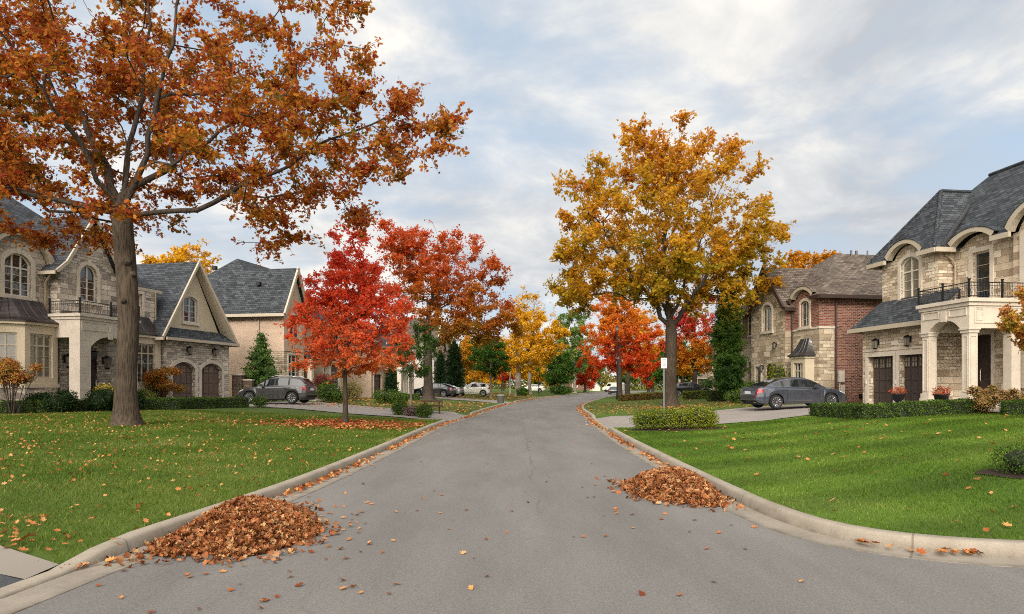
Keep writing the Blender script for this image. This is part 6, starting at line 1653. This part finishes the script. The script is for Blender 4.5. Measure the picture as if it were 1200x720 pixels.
# sapling on the right edge, standard hydrangea left, bronze shrub by the garage
tree('ornamental_tree', 'small tree with amber and pink leaves at the right porch', 'tree', 15.9, 20.3, [((0,0,3.1),(1.15,1.1,1.0)), ((-.25,0,2.7),(.95,.9,.7))], .05, 1.3, 5200, .12, leaf_mat('amber_pink_leaves', ['#8a8a30','#b08a34','#b8703a','#b05a44'], .9, .4), M['bark_grey'], 120, SO, 79, leader=.9, sig=.18, tip=.005)
HY = leaf_mat('bronze_hydrangea', ['#6a6a26','#9a7a34','#b07040','#a85a34'], 1.6, .3, isl=.7)
bush('hydrangea', 'standard hydrangea with bronze heads on a thin stem before the bay window', 'shrub', -20.4, 27.9, lobs(1, 13, (.1,0,1.75), (.95,.9,.55), .36), 4200, .10, HY, 1, stem=(1.4,.035), core=False, shell=.2)
bush('bronze_shrub', 'bronze leaved shrub left of the arched garage doors', 'shrub', -19.9, 38.6, lobs(2, 16, (.1,0,1.35), (1.15,1.0,.85), .42), 4200, .13, L_jap, 2, stem=(1.0,.03), core=False, shell=.2)
bush('golden_shrub', 'low yellow green shrub at the foot of the small bay', 'shrub', -20.3, 37.2, [((0,0,.5),(.9,.7,.5)), ((-.8,0,.45),(.6,.6,.45))], 2600, .09, M['box_gold'], 3)
for i, (x, y, s_) in enumerate(((-19.2,28.9,1.0),(-20.4,29.2,.9),(-18.2,30.2,1.1),(-17.2,30.6,.9))):
    bush('leafy_shrub', ['dark glossy shrub right of the standard hydrangea', 'dark glossy shrub below the standard hydrangea', 'dark arching shrub by the porch corner, larger one', 'dark arching shrub nearest the porch step'][i], 'shrub', x, y, [((0,0,.45*s_),(.62*s_,.6*s_,.5*s_)), ((.3*s_,.1,.6*s_),(.45*s_,.4*s_,.4*s_))], 1500, .13, L_fern, 10+i, group='dark shrubs before the grey stone house', shape=shape_quad(.3,1.3,.1))
bush('golden_shrub', 'wide golden green shrub beside the right driveway, in a mulch bed', 'shrub', 5.75, 24.1, [((-1.05,0,.32),(.55,.5,.36)), ((-.45,-.1,.38),(.6,.55,.40)), ((.25,.05,.37),(.6,.5,.38)), ((.85,0,.42),(.62,.55,.44)), ((1.2,.1,.35),(.42,.45,.36))], 12000, .055, M['box_gold'], 4, up=.5)
bush('round_shrub', 'round green shrub left of the young pine', 'shrub', -5.75, 34.9, [((0,0,.38),(.50,.48,.42))], 2600, .06, M['box_green'], 5, group='shrubs in the bed by the left driveway')
bush('round_shrub', 'round green shrub right of the young pine, nearest the driveway', 'shrub', -4.35, 33.9, [((0,0,.36),(.50,.46,.40))], 2600, .06, M['box_green'], 6, group='shrubs in the bed by the left driveway')
bush('heather_shrub', 'low mauve grey shrub between the two round green ones', 'shrub', -5.1, 34.6, [((0,0,.28),(.48,.4,.30))], 1500, .06, leaf_mat('mauve_grey_leaves', ['#5a4a48','#7a6660','#8a7a70'], 2, .2), 7, group='shrubs in the bed by the left driveway')
HYD = leaf_mat('tan_pink_hydrangea_heads', ['#5a6420','#8a7c3a','#b0925a','#b08058','#a06848'], 2.6, .3, isl=.7)
for i, (x, y) in enumerate(((17.05,24.7),(17.9,24.2),(18.9,24.0))):
    bush('hydrangea', ['tan and pink hydrangea nearest the porch column', 'middle tan and pink hydrangea of the bed right of the porch', 'tan and pink hydrangea at the far right of the porch bed'][i], 'shrub', x, y, lobs(20+i, 12, (0,0,.62), (.58,.5,.42), .24) + [((0,0,.4),(.5,.45,.4))], 3600, .075, HYD, 20+i, group='hydrangeas beside the right porch')
bush('weeping_shrub', 'tall yellow green weeping shrub before the brick house entrance', 'shrub', 17.3, 44.2, [((0,0,1.5),(.85,.8,1.1)), ((.2,0,.8),(1.0,.9,.7))], 3600, .12, M['box_gold'], 30, shape=shape_quad(.25,1.5,.05))
conifer('dwarf_conifer', 'small pointed conifer beside the brick house door', 17.2, 47.6, 2.0, .42, 1800, L_con2, 31, .12)
bush('round_shrub', 'clipped green ball left of the small pointed conifer', 'shrub', 16.2, 46.2, [((0,0,.75),(.7,.65,.65))], 2200, .09, M['box_green'], 32)
bush('round_shrub', 'spreading green shrub behind the rear of the grey sedan', 'shrub', 15.4, 44.4, [((0,0,.5),(1.0,.7,.5)), ((-.8,.3,.4),(.7,.6,.42))], 2800, .09, M['box_green'], 33)
bush('round_shrub', 'round green shrub right of the grey SUV by the pink house', 'shrub', -13.0, 48.2, [((0,0,.75),(.9,.8,.8)), ((.7,-.2,.45),(.6,.55,.5))], 2800, .11, M['box_green'], 34)
bush('red_shrub', 'dark red leaved shrub below the pink house window', 'shrub', -13.9, 50.2, [((0,0,1.2),(.9,.8,.9))], 2000, .12, leaf_mat('wine_red_leaves', ['#4a1a16','#6a2420','#8a3a24'], 1, .3), 35)
bush('round_shrub', 'wide low juniper on the lawn behind the scarlet maple', 'shrub', -9.2, 50.6, [((0,0,.5),(1.35,.9,.55)), ((.8,-.1,.38),(.9,.7,.42))], 3200, .11, M['box_green'], 36)
bush('grass_shrub', 'buff feathery shrub left of the low juniper', 'shrub', -12.3, 52.5, [((0,0,.8),(.9,.8,.8))], 1800, .14, leaf_mat('buff_grass_leaves', ['#6a6436','#8a7c4a','#a08e60'], 1, .3), 37, shape=shape_quad(.2,1.7,.05))
bush('round_shrub', 'small green shrub at the foot of the yellow tree', 'shrub', 1.5, 98.5, [((0,0,.6),(1.0,.9,.7))], 1200, .2, L_grn, 38)
bush('round_shrub', 'low spreading green shrub under the far green tree', 'shrub', 8.4, 117, [((0,0,.8),(2.0,1.2,.9))], 1600, .25, L_grn, 39)
bush('round_shrub', 'green shrub behind the black car on the right', 'shrub', 21.4, 73, [((0,0,1.0),(1.4,1.2,1.0))], 1800, .18, L_grn, 40)
G = 'clipped box hedges'
hedge('hedge', 'long low hedge in front of the grey stone bay and porch', [(-22.6,27.9),(-20.2,28.9),(-17.6,31.6),(-15.9,32.6)], .7, .56, M['box_green'], 700, .06, 1, G)
hedge('hedge', 'low hedge running from the oak trunk to the driveway', [(-17.0,33.4),(-15.6,36.2),(-14.6,37.4)], .7, .55, M['box_green'], 700, .06, 2, G)
hedge('hedge', 'short rear hedge in front of the bronze shrub', [(-18.8,36.6),(-17.2,39.0)], .6, .5, M['box_green'], 600, .06, 3, G)
bush('round_shrub', 'clipped box ball ending the hedge at the grey SUV', 'shrub', -13.9, 37.6, [((0,0,.32),(.46,.44,.36))], 1700, .06, M['box_green'], 41)
hedge('hedge', 'clipped hedge edging the mown right lawn, nearest part with the corner', [(12.3,27.6),(12.35,23.5),(14.9,24.4),(17.0,25.0)], .6, .5, M['box_green'], 900, .055, 4, G)
hedge('hedge', 'clipped hedge continuing to the right edge in front of the hydrangeas', [(17.0,23.6),(18.2,23.2),(20.2,22.9)], .6, .5, M['box_green'], 900, .055, 5, G)
bush('box_shrub', 'dense dark box shrub in the mulch bed at the right edge of the near lawn', 'shrub', 8.45, 11.0, [((-.25,0,.22),(.42,.4,.26)), ((.25,-.05,.25),(.5,.42,.28)), ((.85,.05,.26),(.5,.42,.3)), ((1.5,0,.25),(.5,.42,.28))], 11000, .034, M['box_green'], 6, up=.5, shell=.75)
hedge('hedge', 'low hedge behind the big golden oak', [(14.6,58.2),(18.2,57.5)], .8, .7, M['box_gold'], 300, .10, 7, G)
hedge('hedge', 'dark low hedge right of the golden oak, before the columnar tree', [(14.4,50.5),(16.6,50.0)], .9, .75, M['box_green'], 350, .09, 8, G)
hedge('hedge', 'brown low hedge curving below the flame orange tree', [(10.4,66.5),(13.2,66.0),(15.5,66.4)], .9, .6, leaf_mat('brown_hedge_leaves', ['#5a4420','#7a5a24','#6a6424'], 1, .25), 300, .11, 9, G)
hedge('hedge', 'dark low hedge beside the pink columned house', [(-10.6,60.6),(-8.3,60.9)], .8, .55, M['box_green'], 300, .10, 10, G)
# trees closing the view
far = [(-46,98,'dark_green',13,L_grn),(-40,112,'x',12,L_grn2),(-28,118,'x',13,L_yel),(-20,126,'x',10,L_grn),(-13,122,'x',9,L_grn2),(-9,140,'x',11,L_grn),(-2,150,'x',10,L_org),(6,168,'x',9,L_grn),(20,215,'x',11,L_grn),(27,222,'x',10,L_grn2),(36,218,'x',11,L_grn),(46,205,'x',12,L_grn2),(33,160,'x',9,L_grn),(40,150,'x',11,L_gold),(30,128,'x',9,L_grn),(44,126,'x',12,L_yel),(52,112,'x',12,L_grn),(56,96,'x',12,L_gold),(25,100,'x',8,L_grn),(3.5,134,'x',11,L_yel),(-5,114,'x',10,L_yel),(16,150,'x',9,L_org),(9,152,'x',10,L_yel),(28,140,'x',10,L_org)]
labs = ['dark green tree far left behind the grey roofs','pale tree far left behind the grey roofs','yellow tree far off behind the pink brick house','green tree far off behind the pink brick roof','pale green tree far behind the columned house','green tree far behind the pale gabled house','orange tree far behind the yellow tree','green tree at the bend left of the road','distant green tree at the left of the far bungalow','distant pale green tree behind the far bungalow','distant green tree closing the road','distant pale tree right of the road end','green tree behind the flame orange tree','golden tree behind the amber one','green tree behind the black car, far off','yellow tree far behind the crimson maple','green tree far behind the tan house','golden tree far behind the brick house','low green tree between the crimson maple and the tan house','yellow tree far behind the bright yellow one, to its right','yellow tree behind the ochre one, far off','orange tree at the bend of the road','small yellow tree at the bend, left of the orange one','orange tree far behind the lamp post']
for i, ((x, y, _, h_, lm), lab) in enumerate(zip(far, labs)):
    tree('background_tree', lab, 'tree', x, y, [((0,0,h_*.56),(h_*.36,h_*.34,h_*.42))], .25, h_*.15, 6500, .5, lm, M['bark_dark'], 60, SQ, 100+i, sig=.6, tip=.02, group='trees closing the view', zf=.4)
# a wood closes the horizon
g = np.random.default_rng(77); nW = 60000
xw = g.uniform(-260,300,nW); yw = 262+g.normal(0,12,nW)+.0006*(xw**2)*0; hw = 11+3.5*np.sin(xw*.11)+2.5*np.sin(xw*.27+1)+2*np.sin(xw*.61)
Pw = np.stack([xw, yw, hw*g.random(nW)**.8-.2], 1)
WOODM = leaf_mat('mixed_wood_leaves', ['#2a3a18','#3a4a1e','#4e5a26','#6e6a2a','#8a6a2a','#3a4a20'], .06, .3, isl=.35)
tag(leaf_cloud('woodland', Pw, g.uniform(.8,1.7,nW), SQ, WOODM, g=g), 'distant mixed wood closing the horizon', 'woodland', kind='stuff')
# blue-white garden shed at the end
s = thing('garden_shed', 'small white shed with a pale blue roof at the end of the road', 'shed', (22.6, 186, .1), R(15)); s.scale = (.7,.7,.7); b = MB(); b.box(-1.6,1.6,-1.5,1.5,0,1.6); b.poly([(-1.6,-1.5,1.6),(1.6,-1.5,1.6),(0,-1.5,3.4)]); b.poly([(-1.6,1.5,1.6),(1.6,1.5,1.6),(0,1.5,3.4)]); b.build('wall', M['trim_white'], s)
b = MB(); b.slab([(-1.9,-1.8,1.4),(0,-1.8,3.5),(0,1.8,3.5),(-1.9,1.8,1.4)]); b.slab([(0,-1.8,3.5),(1.9,-1.8,1.4),(1.9,1.8,1.4),(0,1.8,3.5)]); b.build('roof', plain('pale_blue_roof', '#8d9db4', .5), s)
# rock by the left drive
s = thing('garden_rock', 'pale boulder beside the mauve shrub by the left driveway', 'rock', (-5.0, 35.4, g1(-5.0,35.4)))
g = np.random.default_rng(5); b = MB(); b.lathe((0,0,0), [(.40,-.05),(.44,.1),(.36,.24),(.2,.33),(.03,.36)], 11); b.v = [(x*1.3+.05*math.sin(z*9+y*5), y+.05*math.cos(x*8), z+.03*math.sin(x*11)) for x, y, z in b.v]; b.build('boulder', M['limestone_grey'], s, True, 30)

# ------------------------------------------------------------------ sky, sun, camera
w = bpy.data.worlds.new('World'); scene.world = w; w.use_nodes = True; nt = w.node_tree; nt.nodes.clear(); n = N(nt)
SUN_EL, SUN_AZ = R(31), R(192)           # azimuth clockwise from +Y: behind the camera, to its left
sd = (math.sin(SUN_AZ)*math.cos(SUN_EL), math.cos(SUN_AZ)*math.cos(SUN_EL), math.sin(SUN_EL))
sky = n('TexSky'); sky.sky_type = 'NISHITA'; sky.sun_disc = False; sky.sun_elevation = SUN_EL; sky.sun_rotation = SUN_AZ; sky.air_density = 1.0; sky.dust_density = 1.5
dirv = n('TexCoord').outputs['Generated']
sep = n('SeparateXYZ', {0: dirv})
zz = n.math('MAXIMUM', sep.outputs[2], 0.0)
den = n.math('ADD', zz, .22)
pv = n('CombineXYZ', {0: n.math('DIVIDE', sep.outputs[0], den), 1: n.math('DIVIDE', sep.outputs[1], den), 2: 0.0})
def cloud(scale, off, det=7.0, rough=.55, dist=.3, sc=(1.0,1.0,1.0)):
    mp = n('Mapping', {'Vector': pv.outputs[0], 'Location': off, 'Scale': sc})
    return n('TexNoise', {'Vector': mp.outputs[0], 'Scale': scale, 'Detail': det, 'Roughness': rough, 'Distortion': dist}).outputs[0]
c1_ = cloud(1.0, (3.1,1.7,0), sc=(.8,1.25,1)); c2_ = cloud(2.3, (7.3,2.2,0), 8.0, .6); c3_ = cloud(.7, (1.3,8.4,0), 4.0)
cover = n('MapRange', {'Value': n.math('ADD', n.math('MULTIPLY', c1_, .6), n.math('MULTIPLY', c2_, .4)), 'From Min': .38, 'From Max': .54})
hor = n('MapRange', {'Value': zz, 'From Min': .0, 'From Max': .22, 'To Min': .55, 'To Max': 0.0})
cov = n.math('MAXIMUM', cover.outputs[0], hor.outputs[0])
shade = n('MapRange', {'Value': n.math('ADD', n.math('MULTIPLY', c2_, .6), n.math('MULTIPLY', c3_, .4)), 'From Min': .40, 'From Max': .60})
ccol = n.ramp(shade.outputs[0], [(0, (4.7,4.95,5.3)), (.5, (6.3,6.4,6.5)), (1, (8.7,8.35,7.75))])
blue = n.mix(.75, sky.outputs[0], (4.9,6.0,7.2,1))
col = n.mix(cov, blue, ccol)
# sky glow added round the sun, unseen behind the camera, to raise the light
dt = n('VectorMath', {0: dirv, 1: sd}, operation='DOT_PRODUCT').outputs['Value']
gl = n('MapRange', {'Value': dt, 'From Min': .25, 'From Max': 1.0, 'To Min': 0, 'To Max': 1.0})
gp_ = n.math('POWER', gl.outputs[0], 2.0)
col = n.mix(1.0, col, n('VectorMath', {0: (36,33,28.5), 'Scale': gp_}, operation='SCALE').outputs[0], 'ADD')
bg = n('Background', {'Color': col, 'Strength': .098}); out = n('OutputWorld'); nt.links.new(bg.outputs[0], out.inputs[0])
sl = bpy.data.lights.new('sun', 'SUN'); sl.energy = 2.2; sl.angle = R(14); sl.color = (1.0,.92,.82)
so = bpy.data.objects.new('sun', sl); C.objects.link(so); so.rotation_euler = Vector((-sd[0], -sd[1], -sd[2])).to_track_quat('-Z', 'Y').to_euler(); so.location = (-10,-20,40)
cd = bpy.data.cameras.new('camera'); cam = bpy.data.objects.new('camera', cd); C.objects.link(cam); scene.camera = cam
cam.location = (0,0,1.7); cam.rotation_euler = (R(90),0,0); cd.sensor_width = 36; cd.lens = 24; cd.shift_y = 92/1200; cd.clip_end = 6000; cd.clip_start = .1
vs = scene.view_settings; scene.display_settings.display_device = 'sRGB'; vs.view_transform = 'Standard'; vs.look = 'None'; vs.exposure = 0.32; vs.gamma = 1; vs.use_curve_mapping = False
scene.render.engine = 'CYCLES'; scene.cycles.max_bounces = 6; scene.cycles.diffuse_bounces = 3; scene.cycles.glossy_bounces = 3; scene.cycles.transmission_bounces = 3
scene.cycles.filter_width = 1.0; scene.cycles.use_denoising = False
